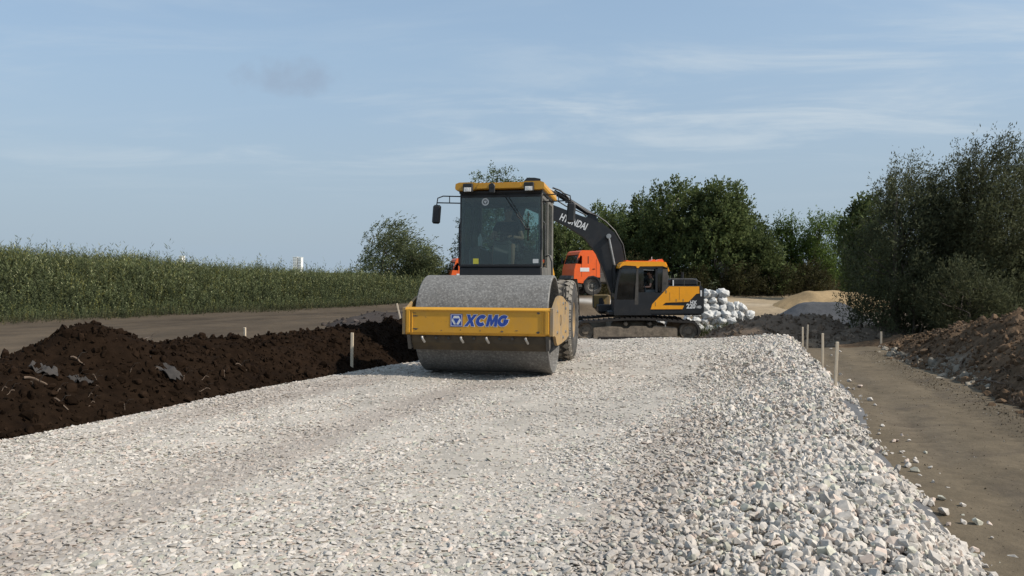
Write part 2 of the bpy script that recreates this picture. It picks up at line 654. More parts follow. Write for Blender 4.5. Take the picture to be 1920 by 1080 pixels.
# separate stones carry the same palette, one tone for each stone
ms_ = bpy.data.materials.new('single_limestone')
ms_.use_nodes = True
_nt = ms_.node_tree
_p = _nt.nodes['Principled BSDF']
_p.inputs['Roughness'].default_value = 0.85
_p.inputs['Specular IOR Level'].default_value = 0.3
_oi = _nt.nodes.new('ShaderNodeObjectInfo')
_tc = _nt.nodes.new('ShaderNodeTexCoord')
_nz = _nt.nodes.new('ShaderNodeTexNoise')
_nz.inputs['Scale'].default_value = 2.0
_nz.inputs['Detail'].default_value = 5
_nt.links.new(_tc.outputs['Object'], _nz.inputs['Vector'])
_mr = _nt.nodes.new('ShaderNodeMapRange')
_nt.links.new(_nz.outputs[0], _mr.inputs[0])
_mr.inputs[1].default_value = 0.3
_mr.inputs[2].default_value = 0.7
_mr.inputs[3].default_value = 0.84
_mr.inputs[4].default_value = 1.14
_vm = _nt.nodes.new('ShaderNodeVectorMath')
_vm.operation = 'SCALE'
_nt.links.new(_oi.outputs['Color'], _vm.inputs[0])
_nt.links.new(_mr.outputs[0], _vm.inputs['Scale'])
_nt.links.new(_vm.outputs[0], _p.inputs['Base Color'])
M['stone_single'] = ms_


def text_mesh(s, size, extrude, name, m, parent, loc, rot=(0, 0, 0), bold=0.0, shear=0.0, align='CENTER', xs=1.0):
    cu = bpy.data.curves.new('lettering', 'FONT')
    cu.body = s
    cu.size = size
    cu.extrude = extrude
    cu.offset = bold
    cu.shear = shear
    cu.align_x = align
    cu.align_y = 'CENTER'
    cu.resolution_u = 3
    tmp = bpy.data.objects.new('lettering', cu)
    COL.objects.link(tmp)
    dg = bpy.context.evaluated_depsgraph_get()
    me = bpy.data.meshes.new_from_object(tmp.evaluated_get(dg))
    bpy.data.objects.remove(tmp)
    bpy.data.curves.remove(cu)
    me.materials.clear()
    me.materials.append(m)
    R = Matrix.Translation(loc) @ Euler(rot).to_matrix().to_4x4() @ Matrix.Diagonal((xs, 1, 1, 1))
    me.transform(R)
    o = bpy.data.objects.new(name, me)
    COL.objects.link(o)
    o.parent = parent
    return o
# ------------------------------------------------------------------ terrain
RA = radians(18.0)
SA, CA = sin(RA), cos(RA)


def v_of(X, Y):
    return X * CA - Y * SA


def x_of(v, Y):
    return (v + Y * SA) / CA


RY = np.array([-20, 3.3, 9, 12, 15, 18, 22.2])
RZ = np.array([-1.36, -1.42, -1.50, -1.60, -1.74, -1.84, -1.94])


def road_mid(Y):
    return np.interp(Y, RY, RZ)


ROAD_L, ROAD_R, ROAD_END = -6.15, 0.85, 22.2


def near_in(Y):
    """the shoulder draws in towards the near end"""
    return 0.18 * sstep(11.5, 7.0, Y)


def road_z(X, Y):
    """top of the crushed stone"""
    v = v_of(X, Y)
    z = road_mid(Y) + 0.035 * fbm(v * 0.5, Y * 0.5, 3, 3) - 0.03 * np.exp(-((v + 1.6) / 0.5) ** 2) - 0.03 * np.exp(-((v + 4.0) / 0.5) ** 2)
    edge = ROAD_R - near_in(Y) + 0.12 * fbm(Y * 0.9, Y * 0 + 2.0, 5, 3)
    z = z + 0.02 * np.exp(-((v - edge + 0.5) / 0.35) ** 2)
    z = z - 0.30 * sstep(0.0, 0.62, v - edge)
    z = z - 0.12 * sstep(0.0, 0.4, ROAD_L - v)
    yend = ROAD_END + 0.25 * fbm(X * 0.7, X * 0, 8, 3)
    z = z - 0.9 * sstep(0.0, 1.1, Y - yend)
    return z


def lane_z(X, Y):
    v = v_of(X, Y)
    z = road_mid(Y) - 0.27 + 0.03 * fbm(v * 0.6, Y * 0.35, 21, 3) + 0.012 * fbm(v * 3, Y * 2.2, 22, 3)
    z = z - 0.025 * np.exp(-((v - 1.75) / 0.22) ** 2) + 0.05 * sstep(2.5, 3.2, v)
    return z


FX, FY = -18.5, 26.0
FDX, FDY = 12.2 / 18.57, 14.0 / 18.57


def field_w(X, Y):
    return -(X - FX) * FDY + (Y - FY) * FDX, (X - FX) * FDX + (Y - FY) * FDY


def ground_z(X, Y):
    X = np.asarray(X, dtype=float)
    Y = np.asarray(Y, dtype=float)
    base = np.interp(Y, [-30, 0, 9, 15, 22, 30, 40, 48, 60, 120, 400, 4000],
                     [-1.75, -1.75, -1.80, -1.98, -2.12, -2.2, -1.85, -1.62, -1.5, -2.0, -4, -6])
    left = np.interp(Y, [-30, 0, 18, 30, 45, 70, 120, 400, 4000], [-1.8, -1.8, -1.82, -1.80, -1.75, -1.7, -2.0, -4, -6])
    vv = v_of(X, Y)
    t = sstep(-9.0, -7.0, vv)
    z = left * (1 - t) + base * t
    # the pit the excavator stands in
    dx = np.maximum(np.maximum(-1.5 - X, X - 11.0), 0)
    dy = np.maximum(np.maximum(24.4 - Y, Y - 35.0), 0)
    d = np.hypot(dx, dy)
    pit = 1 - sstep(0.0, 3.6, d)
    z = z * (1 - pit) + (-2.76) * pit
    # ground under and behind the lorry
    hx = np.exp(-(((X - 4) / 9.0) ** 2 + ((Y - 43) / 4.2) ** 2))
    z = z + 0.42 * hx * (1 - pit)
    # low bank at the edge of the wood
    z = z + 0.25 * np.exp(-((Y - 50) / 2.0) ** 2) * sstep(6, 12, X)
    w, a = field_w(X, Y)
    amp = np.clip(1.80 - 0.062 * a, 0.3, 2.2)
    z = z + amp * sstep(-0.3, 7.5, w) * (1 - 0.9 * sstep(14, 60, w)) * sstep(60, 40, Y)
    ruts = 0.05 * fbm(X * 0.35, Y * 0.35, 31, 4) + 0.02 * fbm(X * 1.7, Y * 1.7, 33, 3)
    z = z + ruts * (1 - sstep(80, 200, np.hypot(X, Y)))
    # below the road and the lane, so that their own sheets lie on top
    under = sstep(-7.2, -6.6, vv) * (1 - sstep(3.3, 3.9, vv)) * (1 - sstep(21.4, 22.0, Y))
    z = np.where(under > 0, np.minimum(z, road_mid(Y) - 0.27 - 0.14) * under + z * (1 - under), z)
    return z


def gz(X, Y):
    return float(ground_z(np.array([X]), np.array([Y]))[0])


def spaced(lo, hi, step, far, n):
    g = np.geomspace(1.0, far, n) - 1.0
    return g


def axis(lo, hi, step, farlo, farhi):
    mid = np.arange(lo, hi + 1e-6, step)
    a = [hi]
    d = step
    while a[-1] < farhi:
        d *= 1.18
        a.append(a[-1] + d)
    b = [lo]
    d = step
    while b[-1] > farlo:
        d *= 1.18
        b.append(b[-1] - d)
    return np.array(b[1:][::-1] + list(mid) + a[1:])


def grid_faces(nx, ny):
    i = np.arange(nx * ny).reshape(ny, nx)
    return np.stack([i[:-1, :-1].ravel(), i[:-1, 1:].ravel(), i[1:, 1:].ravel(), i[1:, :-1].ravel()], 1)


gx = axis(-34, 24, 0.25, -5000, 5000)
gy = axis(1.0, 56, 0.25, -900, 6500)
GX, GY = np.meshgrid(gx, gy)
GZ = ground_z(GX, GY)
n1 = fbm(GX * 0.22, GY * 0.22, 41, 5)
n2 = fbm(GX * 0.9, GY * 0.9, 47, 4)
path_c = np.array([0.080, 0.060, 0.040])
sand_c = np.array([0.30, 0.235, 0.155])
pitc = np.array([0.15, 0.118, 0.088])
grass_c = np.array([0.05, 0.062, 0.026])
soil_c = np.array([0.03, 0.022, 0.016])
colr = np.zeros(GX.shape + (3,))
colr[:] = path_c
m_ = (sstep(3.0, 7.0, GX + 0.6 * n1 * 4) * sstep(33, 37, GY + 3 * n1))[..., None]
colr = colr * (1 - m_) + sand_c * m_
m_ = (sstep(-3, 0, GX) * sstep(22, 24, GY) * (1 - sstep(35, 38, GY + 2 * n1)))[..., None]
colr = colr * (1 - m_) + pitc * m_
# pale strip of stone dust by the lorry
m_ = (np.exp(-(((GX - 4.5) / 6.0) ** 2 + ((GY - 40.2) / 0.8) ** 2)) * 0.9)[..., None]
colr = colr * (1 - m_) + np.array([0.48, 0.46, 0.42]) * m_
w_, a_ = field_w(GX, GY)
m_ = sstep(-0.6, 1.2, w_ + 1.2 * n1)[..., None]
colr = colr * (1 - m_) + grass_c * m_
m_ = sstep(50, 53, GY + 2.0 * n1)[..., None] * sstep(-20, -8, GX)[..., None]
colr = colr * (1 - m_) + grass_c * m_
m_ = sstep(70, 110, np.hypot(GX, GY))[..., None]
colr = colr * (1 - m_) + np.array([0.07, 0.08, 0.035]) * m_
# spilt dark soil beyond the left berm
vv_ = v_of(GX, GY)
m_ = (np.exp(-((vv_ + 8.6) / 1.5) ** 2) * sstep(12, 17, GY) * (1 - sstep(27, 31, GY)) * sstep(-0.35, 0.15, n1 + 0.4))[..., None]
colr = colr * (1 - m_) + np.array([0.05, 0.041, 0.036]) * m_
# wheel ruts along the track at the foot of the field
for off_ in (-3.2, -4.9, -6.0):
    rut = np.exp(-((w_ - off_ - 0.5 * fbm(a_ * 0.15, a_ * 0, 71, 2)) / 0.35) ** 2)
    colr = colr * (1 - 0.22 * rut[..., None])
    GZ = GZ - 0.035 * rut * (np.hypot(GX, GY) < 70)
colr *= (1 + 0.28 * n2 + 0.25 * n1)[..., None]
ground = npobj('ground', np.stack([GX, GY, GZ], -1).reshape(-1, 3), grid_faces(len(gx), len(gy)), M['ground'],
               cols=np.clip(colr, 0.01, 1).reshape(-1, 3), smooth=True)
tag(ground, 'bare earth and field reaching to the horizon', kind='structure')

# ------------------------------------------------------------------ packed earth lane beside the road
lv = np.arange(0.3, 3.9, 0.06)
ly = np.arange(1.0, 22.6, 0.07)
LV, LY = np.meshgrid(lv, ly)
LX = x_of(LV, LY)
LZ = lane_z(LX, LY) - 0.25 * sstep(3.3, 3.85, LV) - 0.3 * sstep(21.6, 22.5, LY)
nn = fbm(LV * 1.2, LY * 0.5, 51, 4)
lc = np.array([0.128, 0.102, 0.069])[None, None] * (1 + 0.22 * nn + 0.15 * fbm(LV * 6, LY * 2.5, 55, 3))[..., None]
m_ = (np.exp(-((LV - 1.75) / 0.28) ** 2) * sstep(-0.2, 0.4, nn))[..., None] * 0.35
lc = lc * (1 - m_) + np.array([0.10, 0.083, 0.066]) * m_
m_ = (sstep(0.42, 0.62, fbm(LV * 1.1, LY * 0.8, 57, 4)))[..., None] * 0.55
lc = lc * (1 - m_) + np.array([0.075, 0.062, 0.05]) * m_
# tyre prints: short cross bars pressed into two wheel lines, and darker scuffs across the path
for vc_ in (1.72, 2.62):
    bars = np.exp(-((LV - vc_ - 0.08 * fbm(LY * 0.4, LY * 0, 59, 2)) / 0.13) ** 4) * (np.sin(LY * 2 * pi / 0.21 + np.abs(LV - vc_) * 14) > 0.1) * sstep(-0.25, 0.2, fbm(LV * 0.8, LY * 0.45, 58, 3))
    LZ = LZ - 0.014 * bars
    lc = lc * (1 - 0.16 * bars[..., None])
sc_ = sstep(0.28, 0.5, fbm(LV * 1.4 + 3, LY * 4.5, 60, 4))[..., None] * 0.45
lc = lc * (1 - sc_) + np.array([0.07, 0.056, 0.042]) * sc_
lane = npobj('dirt_path', np.stack([LX, LY, LZ], -1).reshape(-1, 3), grid_faces(len(lv), len(ly)), M['lane'], cols=np.clip(lc, 0.01, 1).reshape(-1, 3), smooth=True)
tag(lane, 'packed brown earth path beside the white stone road', kind='structure')

# ------------------------------------------------------------------ crushed stone road
rv = np.arange(-7.0, 1.75, 0.07)
ry = np.arange(1.5, 23.9, 0.07)
RV, RYY = np.meshgrid(rv, ry)
RX = x_of(RV, RYY)
bed_loose = sstep(-1.5, 0.5, RV + 0.6 * fbm(RV * 0.6, RYY * 0.5, 71, 3))
RZZ = road_z(RX, RYY) - 0.0115 - 0.014 * bed_loose + 0.006 * fbm(RV * 2, RYY * 2, 62, 3)
fine = fbm(RV * 0.9, RYY * 0.30, 61, 4)      # where crushed fines fill the gaps
fines_mask = sstep(0.10, 0.36, fine) * sstep(-0.9, -2.0, RV)
rc = np.array([0.40, 0.365, 0.315])[None, None] * (1 + 0.22 * fbm(RV * 3, RYY * 3, 63, 4))[..., None]
_bd = (0.6 * sstep(0.0, 0.45, fbm(RV * 1.1, RYY * 0.22, 75, 3)))[..., None]
rc = rc * (1 - _bd) + np.array([0.30, 0.25, 0.21]) * _bd
rc = rc * (1 - 0.10 * fines_mask[..., None])
m_ = sstep(0.35, 0.5, RV - ROAD_R + near_in(RYY))[..., None]
rc = rc * (1 - m_) + np.array([0.10, 0.095, 0.09]) * m_
road = npobj('stone_road', np.stack([RX, RYY, RZZ], -1).reshape(-1, 3), grid_faces(len(rv), len(ry)), M['stone'], cols=np.clip(rc, 0.01, 1).reshape(-1, 3), smooth=True)
tag(road, 'road bed of white crushed limestone', kind='structure')


# stones: irregular angular solids
def ico(sub):
    bm = bmesh.new()
    bmesh.ops.create_icosphere(bm, subdivisions=sub, radius=1.0)
    bm.verts.ensure_lookup_table()
    V = np.array([v.co[:] for v in bm.verts])
    Fc = np.array([[v.index for v in f.verts] for f in bm.faces])
    bm.free()
    return V, Fc


def hull_rocks(npt, k, seed):
    """sharp broken stones: convex hulls of a few points"""
    r = np.random.default_rng(seed)
    out, fo = [], []
    for _ in range(k):
        P = r.normal(size=(npt, 3))
        P /= np.linalg.norm(P, axis=1, keepdims=True)
        P *= r.uniform(0.8, 1.0, (npt, 1))
        P *= np.array([1.0, r.uniform(0.6, 0.95), r.uniform(0.42, 0.75)])
        bm = bmesh.new()
        for p in P:
            bm.verts.new(p)
        res = bmesh.ops.convex_hull(bm, input=bm.verts)
        bmesh.ops.delete(bm, geom=[v for v in bm.verts if not v.link_faces], context='VERTS')
        bmesh.ops.triangulate(bm, faces=bm.faces)
        bm.verts.index_update()
        bm.verts.ensure_lookup_table()
        V = np.array([v.co[:] for v in bm.verts])
        V /= np.abs(V).max()
        out.append(V)
        fo.append(np.array([[v.index for v in f.verts] for f in bm.faces]))
        bm.free()
    return out, fo


def rock_shapes(sub, k, seed, cuts=7):
    V0, F0 = ico(sub)
    r = np.random.default_rng(seed)
    out = []
    for _ in range(k):
        V = V0 * r.uniform(0.9, 1.15, (len(V0), 1))
        for _c in range(cuts):                       # slice flat facets off the ball
            d = r.normal(size=3)
            d /= np.linalg.norm(d)
            h = r.uniform(0.38, 0.74)
            t = V @ d
            V = V - np.outer(np.maximum(t - h, 0), d)
        V = V * np.array([1.0, r.uniform(0.65, 0.95), r.uniform(0.5, 0.8)])
        V /= np.abs(V).max()
        out.append(V)
    return out, F0


def rot_mats(ax, ay, az):
    cx, sx, cy, sy, cz, sz = np.cos(ax), np.sin(ax), np.cos(ay), np.sin(ay), np.cos(az), np.sin(az)
    R = np.zeros((len(ax), 3, 3))
    R[:, 0, 0] = cz * cy
    R[:, 0, 1] = cz * sy * sx - sz * cx
    R[:, 0, 2] = cz * sy * cx + sz * sx
    R[:, 1, 0] = sz * cy
    R[:, 1, 1] = sz * sy * sx + cz * cx
    R[:, 1, 2] = sz * sy * cx - cz * sx
    R[:, 2, 0] = -sy
    R[:, 2, 1] = cy * sx
    R[:, 2, 2] = cy * cx
    return R


def scatter(shapes, Fc, pos, size, ang, var, cols, flat=None):
    """many solids as one set of arrays"""
    Vs, Fs, Cs = [], [], []
    n0 = 0
    R = rot_mats(*ang)
    for k in range(len(shapes)):
        ii = np.where(var == k)[0]
        if not len(ii):
            continue
        nv = len(shapes[k])
        fk = Fc[k]
        P = shapes[k][None] * size[ii][:, None, None]
        if flat is not None:
            P = P * np.stack([np.ones(len(ii)), np.ones(len(ii)), flat[ii]], 1)[:, None, :]
        P = np.einsum('nij,nkj->nki', R[ii], P) + pos[ii][:, None, :]
        Vs.append(P.reshape(-1, 3))
        Fs.append((fk[None] + (n0 + np.arange(len(ii)) * nv)[:, None, None]).reshape(-1, 3))
        Cs.append(np.repeat(cols[ii], nv, axis=0))
        n0 += nv * len(ii)
    return np.concatenate(Vs), np.concatenate(Fs), np.concatenate(Cs)


def stone_cols(n, r, dirty=0.0):
    base = np.array([0.495, 0.455, 0.405])
    b = r.normal(1.0, 0.13, n).clip(0.6, 1.25)
    c = base[None] * b[:, None]
    k = r.random(n)
    t = np.where((k < 0.10)[:, None], np.array([1.04, 0.93, 0.88]), np.where((k > 0.90)[:, None], np.array([0.92, 0.97, 0.90]), np.array([1.0, 1.0, 1.0])))
    return (c * t).clip(0.05, 0.85)


HI, HF = hull_rocks(15, 16, 11)
LO, LF = hull_rocks(9, 16, 12)
NV = 16
rs = np.random.default_rng(5)


def sample_road(n, y0, y1):
    v = rs.uniform(-6.6, 1.55, n)
    y = rs.uniform(y0, y1, n)
    x = x_of(v, y)
    px = x / y * F + 960
    z = road_z(x, y)
    py = HZ - z / y * F
    ok = (px > -60) & (px < 1980) & (py < 1130)
    return x[ok], y[ok], v[ok], z[ok]


st = []
for (y0, y1, dens, lvl) in ((2.8, 6.5, 1900, 1), (6.5, 11.5, 1050, 0), (11.5, 23.3, 330, 0)):
    area = 8.15 * (y1 - y0)
    x, y, v, z = sample_road(int(area * dens), y0, y1)
    n = len(x)
    loose = 0.12 + 0.88 * sstep(-1.5, 0.5, v + 0.6 * fbm(v * 0.6, y * 0.5, 71, 3))
    fm = sstep(0.10, 0.36, fbm(v * 0.9, y * 0.30, 61, 4)) * (1 - loose)
    keep = rs.random(n) < (1 - 0.72 * fm) * (1.0 - 0.12 * loose)
    # beyond the shoulder the stones thin out over the geotextile
    over = v - (ROAD_R - near_in(y) + 0.12 * fbm(y * 0.9, y * 0 + 2.0, 5, 3))
    gap = 0.4 * np.maximum(fbm(y * 0.8, v * 1.5, 73, 3), 0) + 0.34 * np.exp(-((y - 9.5) / 0.5) ** 2) + 0.36 * np.exp(-((y - 6.65) / 0.3) ** 2) + 0.34 * np.exp(-((y - 5.15) / 0.2) ** 2)
    thin = sstep(0.34, 0.66, over + gap)
    keep &= rs.random(n) > thin * 0.985
    x, y, v, z, loose, fm = [q[keep] for q in (x, y, v, z, loose, fm)]
    n = len(x)
    size = np.exp(rs.normal(math.log(0.0185), 0.36, n)).clip(0.008, 0.044) * (0.84 + 0.44 * loose)
    if y0 > 6:
        size = np.maximum(size, 0.014)
    if y0 > 11:
        size *= 1.5
    flat = (0.40 + 0.60 * loose) * rs.uniform(0.7, 1.15, n)
    tilt = 0.12 + 0.78 * loose
    ang = (rs.normal(0, 1, n) * tilt, rs.normal(0, 1, n) * tilt, rs.uniform(0, 2 * pi, n))
    lift = size * 0.25 * loose - 0.0075 * (1 - loose) + loose * rs.uniform(-0.012, 0.014, n)
    pos = np.stack([x, y, z + lift - 0.004], 1)
    cols = stone_cols(n, rs)
    cols *= (1 - 0.10 * (1 - loose) - 0.08 * fm)[:, None]
    # stones pressed in where the drum has passed carry more dust and mud tints
    band = fbm(v * 1.1, y * 0.22, 75, 3)
    mud = (0.55 * sstep(0.0, 0.45, band) * (1 - 0.6 * loose))[:, None]
    cols = cols * (1 - mud) + np.array([0.30, 0.26, 0.225]) * mud
    var = rs.integers(0, NV, n)
    st.append(dict(pos=pos, size=size, ang=ang, var=var, cols=cols, flat=flat, lvl=lvl, v=v, loose=loose))

# the 300 stones that show largest stand as objects of their own
s0 = st[0]
pxs = s0['pos'][:, 0] / s0['pos'][:, 1] * F + 960
pys = HZ - s0['pos'][:, 2] / s0['pos'][:, 1] * F
score = s0['size'] / s0['pos'][:, 1] * (s0['loose'] > 0.4) * (pxs > 0) * (pxs < 1920) * (pys < 1070)
top = np.argsort(-score)[:252]
rock_me = []
for k in range(NV):
    V = HI[k]
    me = bpy.data.meshes.new('stone')
    me.from_pydata([tuple(p) for p in V], [], [tuple(f) for f in HF[k]])
    me.materials.append(M['stone_single'])
    rock_me.append(me)


def single_stone(p, s, a, k, c, fl, parent):
    o = bpy.data.objects.new('stone', rock_me[k])
    COL.objects.link(o)
    o.location = p
    o.rotation_euler = a
    o.scale = (s, s, s * fl)
    o.color = (*c, 1)
    o.parent = parent
    return o


for i in top:
    single_stone(s0['pos'][i], s0['size'][i], tuple(q[i] for q in s0['ang']), int(s0['var'][i]), s0['cols'][i], s0['flat'][i], road)
# stones that rolled off onto the path
stray = []
for (px, py, d) in ((1770, 965, 26), (1832, 983, 20), (1805, 982, 14), (1765, 937, 16), (1748, 940, 14), (1715, 885, 17), (1717, 868, 11), (1680, 828, 11), (1704, 828, 9), (1700, 868, 13),
                    (1842, 1042, 10), (1835, 1059, 7), (1805, 949, 12), (1722, 913, 12), (1632, 752, 12), (1613, 727, 11), (1640, 761, 8), (1607, 757, 10), (1612, 773, 8), (1624, 781, 8),
                    (1676, 829, 12), (1702, 876, 15), (1716, 862, 9), (1744, 878, 9), (1735, 850, 7), (1593, 716, 9), (1590, 730, 9), (1576, 704, 8), (1690, 850, 8), (1693, 848, 8),
                    (1778, 985, 13), (1740, 962, 14), (1748, 978, 12), (1655, 800, 9), (1648, 815, 9), (1575, 660, 6), (1560, 668, 6), (1558, 655, 5), (1750, 905, 8), (1860, 1010, 8)):
    Y = 8.0
    for _ in range(12):
        X = (px - 960) / F * Y
        zz = float(lane_z(np.array([X]), np.array([Y]))[0])
        Y = F * (-zz) / (py - HZ)
    X = (px - 960) / F * Y
    s = d / F * Y * 0.55
    single_stone((X, Y, float(lane_z(np.array([X]), np.array([Y]))[0]) + s * 0.45), s, (random.uniform(-.4, .4), random.uniform(-.4, .4), random.uniform(0, 6)),
                 random.randrange(10), stone_cols(1, rs)[0], 1.0, road)
mask = np.ones(len(s0['size']), bool)
mask[top] = False
parts = []
for d in st:
    mk = mask if d is s0 else np.ones(len(d['size']), bool)
    sh, fc = (HI, HF) if d['lvl'] and False else (LO, LF)
    near = d['lvl'] == 1
    if near:
        big = mk & ((d['pos'][:, 1] < 4.6) | (d['loose'] > 0.5)) & (d['size'] > 0.02)
        sets = ((HI, HF, big), (LO, LF, mk & ~big))
    else:
        sets = ((LO, LF, mk),)
    for (sh, fc, q) in sets:
        parts.append(scatter(sh, fc, d['pos'][q], d['size'][q], tuple(a[q] for a in d['ang']), d['var'][q], d['cols'][q], d['flat'][q]))
off = 0
VV, FF, CC = [], [], []
for (a, b, c) in parts:
    VV.append(a)
    FF.append(b + off)
    CC.append(c)
    off += len(a)
bed = npobj('stone_layer', np.concatenate(VV), np.concatenate(FF), M['stone'], parent=road, cols=np.concatenate(CC))
tag(bed, kind='stuff')

# geotextile showing along the foot of the stones
tv = np.array([0.45, 0.7, 0.95, 1.15, 1.3, 1.38])
ty = np.arange(2.0, 21.5, 0.12)
TV, TY = np.meshgrid(tv, ty)
edge_n = 0.13 * fbm(TY * 0.5, TY * 0, 81, 3)
TV2 = TV + edge_n * (TV > 1.0) - near_in(TY)
TX = x_of(TV2, TY)
TZ = np.maximum(lane_z(TX, TY) + 0.018, road_z(TX, TY) - 0.012) + 0.02 * fbm(TV * 3, TY * 2.0, 83, 3)
TZ[:, -1] -= 0.012
TZ[:, 0] -= 0.05
tx = npobj('geotextile_sheet', np.stack([TX, TY, TZ], -1).reshape(-1, 3), grid_faces(len(tv), len(ty)), M['textile'], smooth=True)
sm = tx.modifiers.new('thickness', 'SOLIDIFY')
sm.thickness = 0.006
tag(tx, 'grey geotextile sheet edge showing under the white stones beside the earth path', 'geotextile')


# ------------------------------------------------------------------ soil banks
def soil_grid(name, v0, v1, y0, y1, hfun, colfun, step=0.055):
    a = np.arange(v0, v1, step)
    b = np.arange(y0, y1, step * 1.2)
    A, B = np.meshgrid(a, b)
    X = x_of(A, B)
    Z = hfun(A, B, X)
    return npobj(name, np.stack([X, B, Z], -1).reshape(-1, 3), grid_faces(len(a), len(b)), M['soil'], cols=np.clip(colfun(A, B), 0.004, 1).reshape(-1, 3), smooth=True)


LCY = np.array([2, 6.5, 7.9, 8.3, 8.65, 8.95, 9.2, 9.6, 10.2, 11.0, 12.5, 13.7, 15.2, 17.0, 19.5, 22, 25])
LCZ = np.array([-1.1, -1.05, -0.98, -0.90, -0.72, -0.68, -0.78, -0.98, -1.02, -1.02, -1.10, -1.15, -1.17, -1.14, -1.22, -1.5, -1.85])


def left_h(A, B, X):
    base = road_mid(B) - 0.10
    t = np.clip((A + 7.6) / np.where(A > -7.6, 1.62, 1.25), -1, 1)
    prof = (np.cos(t * pi) * 0.5 + 0.5) ** 0.8
    crest = np.interp(B, LCY, LCZ)
    g = ground_z(X, B)
    low = np.where(A > -7.6, base, g) - 0.10
    z = low + (crest - low) * prof
    z = z + prof ** 0.5 * (0.12 * fbm(A * 1.6, B * 1.6, 91, 4) + 0.14 * np.abs(fbm(A * 3.5, B * 3.5, 93, 5)) + 0.03 * fbm(A * 14, B * 14, 95, 2))
    return z


def soil_col(base, seed):
    def f(A, B):
        n = fbm(A * 1.3, B * 1.3, seed, 4)
        k = fbm(A * 6, B * 6, seed + 5, 3)
        c = np.array(base)[None, None] * (1 + 0.35 * n + 0.3 * k)[..., None]
        return c
    return f


left_berm = soil_grid('soil_bank', -9.4, -5.95, 2.5, 25.0, left_h, soil_col((0.0135, 0.0082, 0.0050), 101))
tag(left_berm, 'long bank of near black turned soil between the stone road and the weedy field', 'soil bank')

RCY = np.array([2, 8, 11, 13, 14.2, 15.5, 17, 19, 21, 24])
RCZ = np.array([-0.85, -0.92, -0.95, -0.98, -0.84, -1.08, -1.25, -1.55, -1.8, -2.15])


def right_foot(B):
    return 3.0 + 0.28 * fbm(B * 0.55, B * 0 + 4, 111, 3) - 0.25 * sstep(9.5, 7.5, B)


def right_h(A, B, X):
    base = lane_z(X, B)
    foot = right_foot(B)
    vc = 4.7
    t = np.clip((A - vc) / np.where(A < vc, vc - foot, 2.2), -1, 1)
    prof = (np.cos(t * pi) * 0.5 + 0.5) ** 0.75
    crest = np.interp(B, RCY, RCZ)
    low = np.where(A < vc, base, ground_z(X, B)) - 0.09
    z = low + (crest - low) * prof
    z = z + prof ** 0.5 * (0.14 * fbm(A * 1.9, B * 1.9, 113, 4) + 0.14 * np.abs(fbm(A * 4.5, B * 4.5, 115, 4)) + 0.03 * fbm(A * 14, B * 14, 117, 2))
    return z


def right_col(A, B):
    c = soil_col((0.118, 0.080, 0.051), 121)(A, B)
    pale = sstep(0.15, 0.5, fbm(A * 1.6, B * 1.2, 127, 4)) * np.maximum(np.exp(-((A - right_foot(B) - 0.25) / 0.3) ** 2) * sstep(11, 13, B),
                                                                  np.exp(-((A - 5.2) / 0.8) ** 2) * sstep(14.5, 16.5, B))
    pale = pale[..., None] * 0.9
    return c * (1 - pale) + np.array([0.27, 0.235, 0.19]) * pale


right_berm = soil_grid('soil_bank', 2.4, 7.0, 3.5, 23.8, right_h, right_col)
tag(right_berm, 'bank of rough brown soil and roots beside the packed earth path', 'soil bank')


def clods(n, v0, v1, y0, y1, hfun, base, seed, parent, smin, smax, nsingle, pale=None):
    r = np.random.default_rng(seed)
    v = r.uniform(v0, v1, n)
    y = r.uniform(y0, y1, n)
    x = x_of(v, y)
    z = hfun(v, y, x)
    size = np.exp(r.normal(math.log(smin), 0.55, n)).clip(smin * 0.4, smax)
    pos = np.stack([x, y, z + size * 0.15], 1)
    ang = (r.uniform(-3, 3, n), r.uniform(-3, 3, n), r.uniform(0, 6.3, n))
    cols = np.array(base)[None] * r.uniform(0.6, 1.5, (n, 1))
    if pale is not None:
        pm = pale(v, y, r)
        cols = np.where(pm[:, None], np.array([0.27, 0.24, 0.195])[None] * r.uniform(0.7, 1.15, (n, 1)), cols)
    var = r.integers(0, 10, n)
    px = x / y * F + 960
    sc = size / y * ((px > 5) & (px < 1915))
    order = np.argsort(-sc)
    single = order[:nsingle]
    for i in single:
        o = bpy.data.objects.new('clod', clod_me[int(var[i])])
        COL.objects.link(o)
        o.location = pos[i]
        o.rotation_euler = [a[i] for a in ang]
        o.scale = (size[i],) * 3
        o.color = (*cols[i], 1)
        o.parent = parent
    rest = order[nsingle:]
    a, b, c = scatter(LO, LF, pos[rest], size[rest], tuple(q[rest] for q in ang), var[rest], cols[rest])
    o = npobj('small_clods', a, b, M['soil'], parent=parent, cols=c)
    tag(o, kind='stuff')


clod_mat = ms_.copy()
clod_mat.name = 'single_clod'
clod_mat.node_tree.nodes['Principled BSDF'].inputs['Roughness'].default_value = 0.95
clod_mat.node_tree.nodes['Principled BSDF'].inputs['Specular IOR Level'].default_value = 0.03
clod_me = []
CLD, CLF = rock_shapes(2, 10, 14, 4)
for k in range(10):
    me = bpy.data.meshes.new('clod')
    me.from_pydata([tuple(p) for p in CLD[k] * np.random.default_rng(k).uniform(0.88, 1.12, (len(CLD[k]), 1))], [], [tuple(f) for f in CLF])
    me.materials.append(clod_mat)
    clod_me.append(me)
clods(15000, -9.0, -6.1, 5.0, 21.0, left_h, (0.0150, 0.0092, 0.0058), 131, left_berm, 0.021, 0.085, 160)


def pale_foot(v, y, r):
    f = right_foot(y)
    return ((np.abs(v - f - 0.15) < 0.3) & (y > 11) & (r.random(len(v)) < 0.75)) | ((v > 4.9) & (y > 14.5) & (r.random(len(v)) < 0.6))


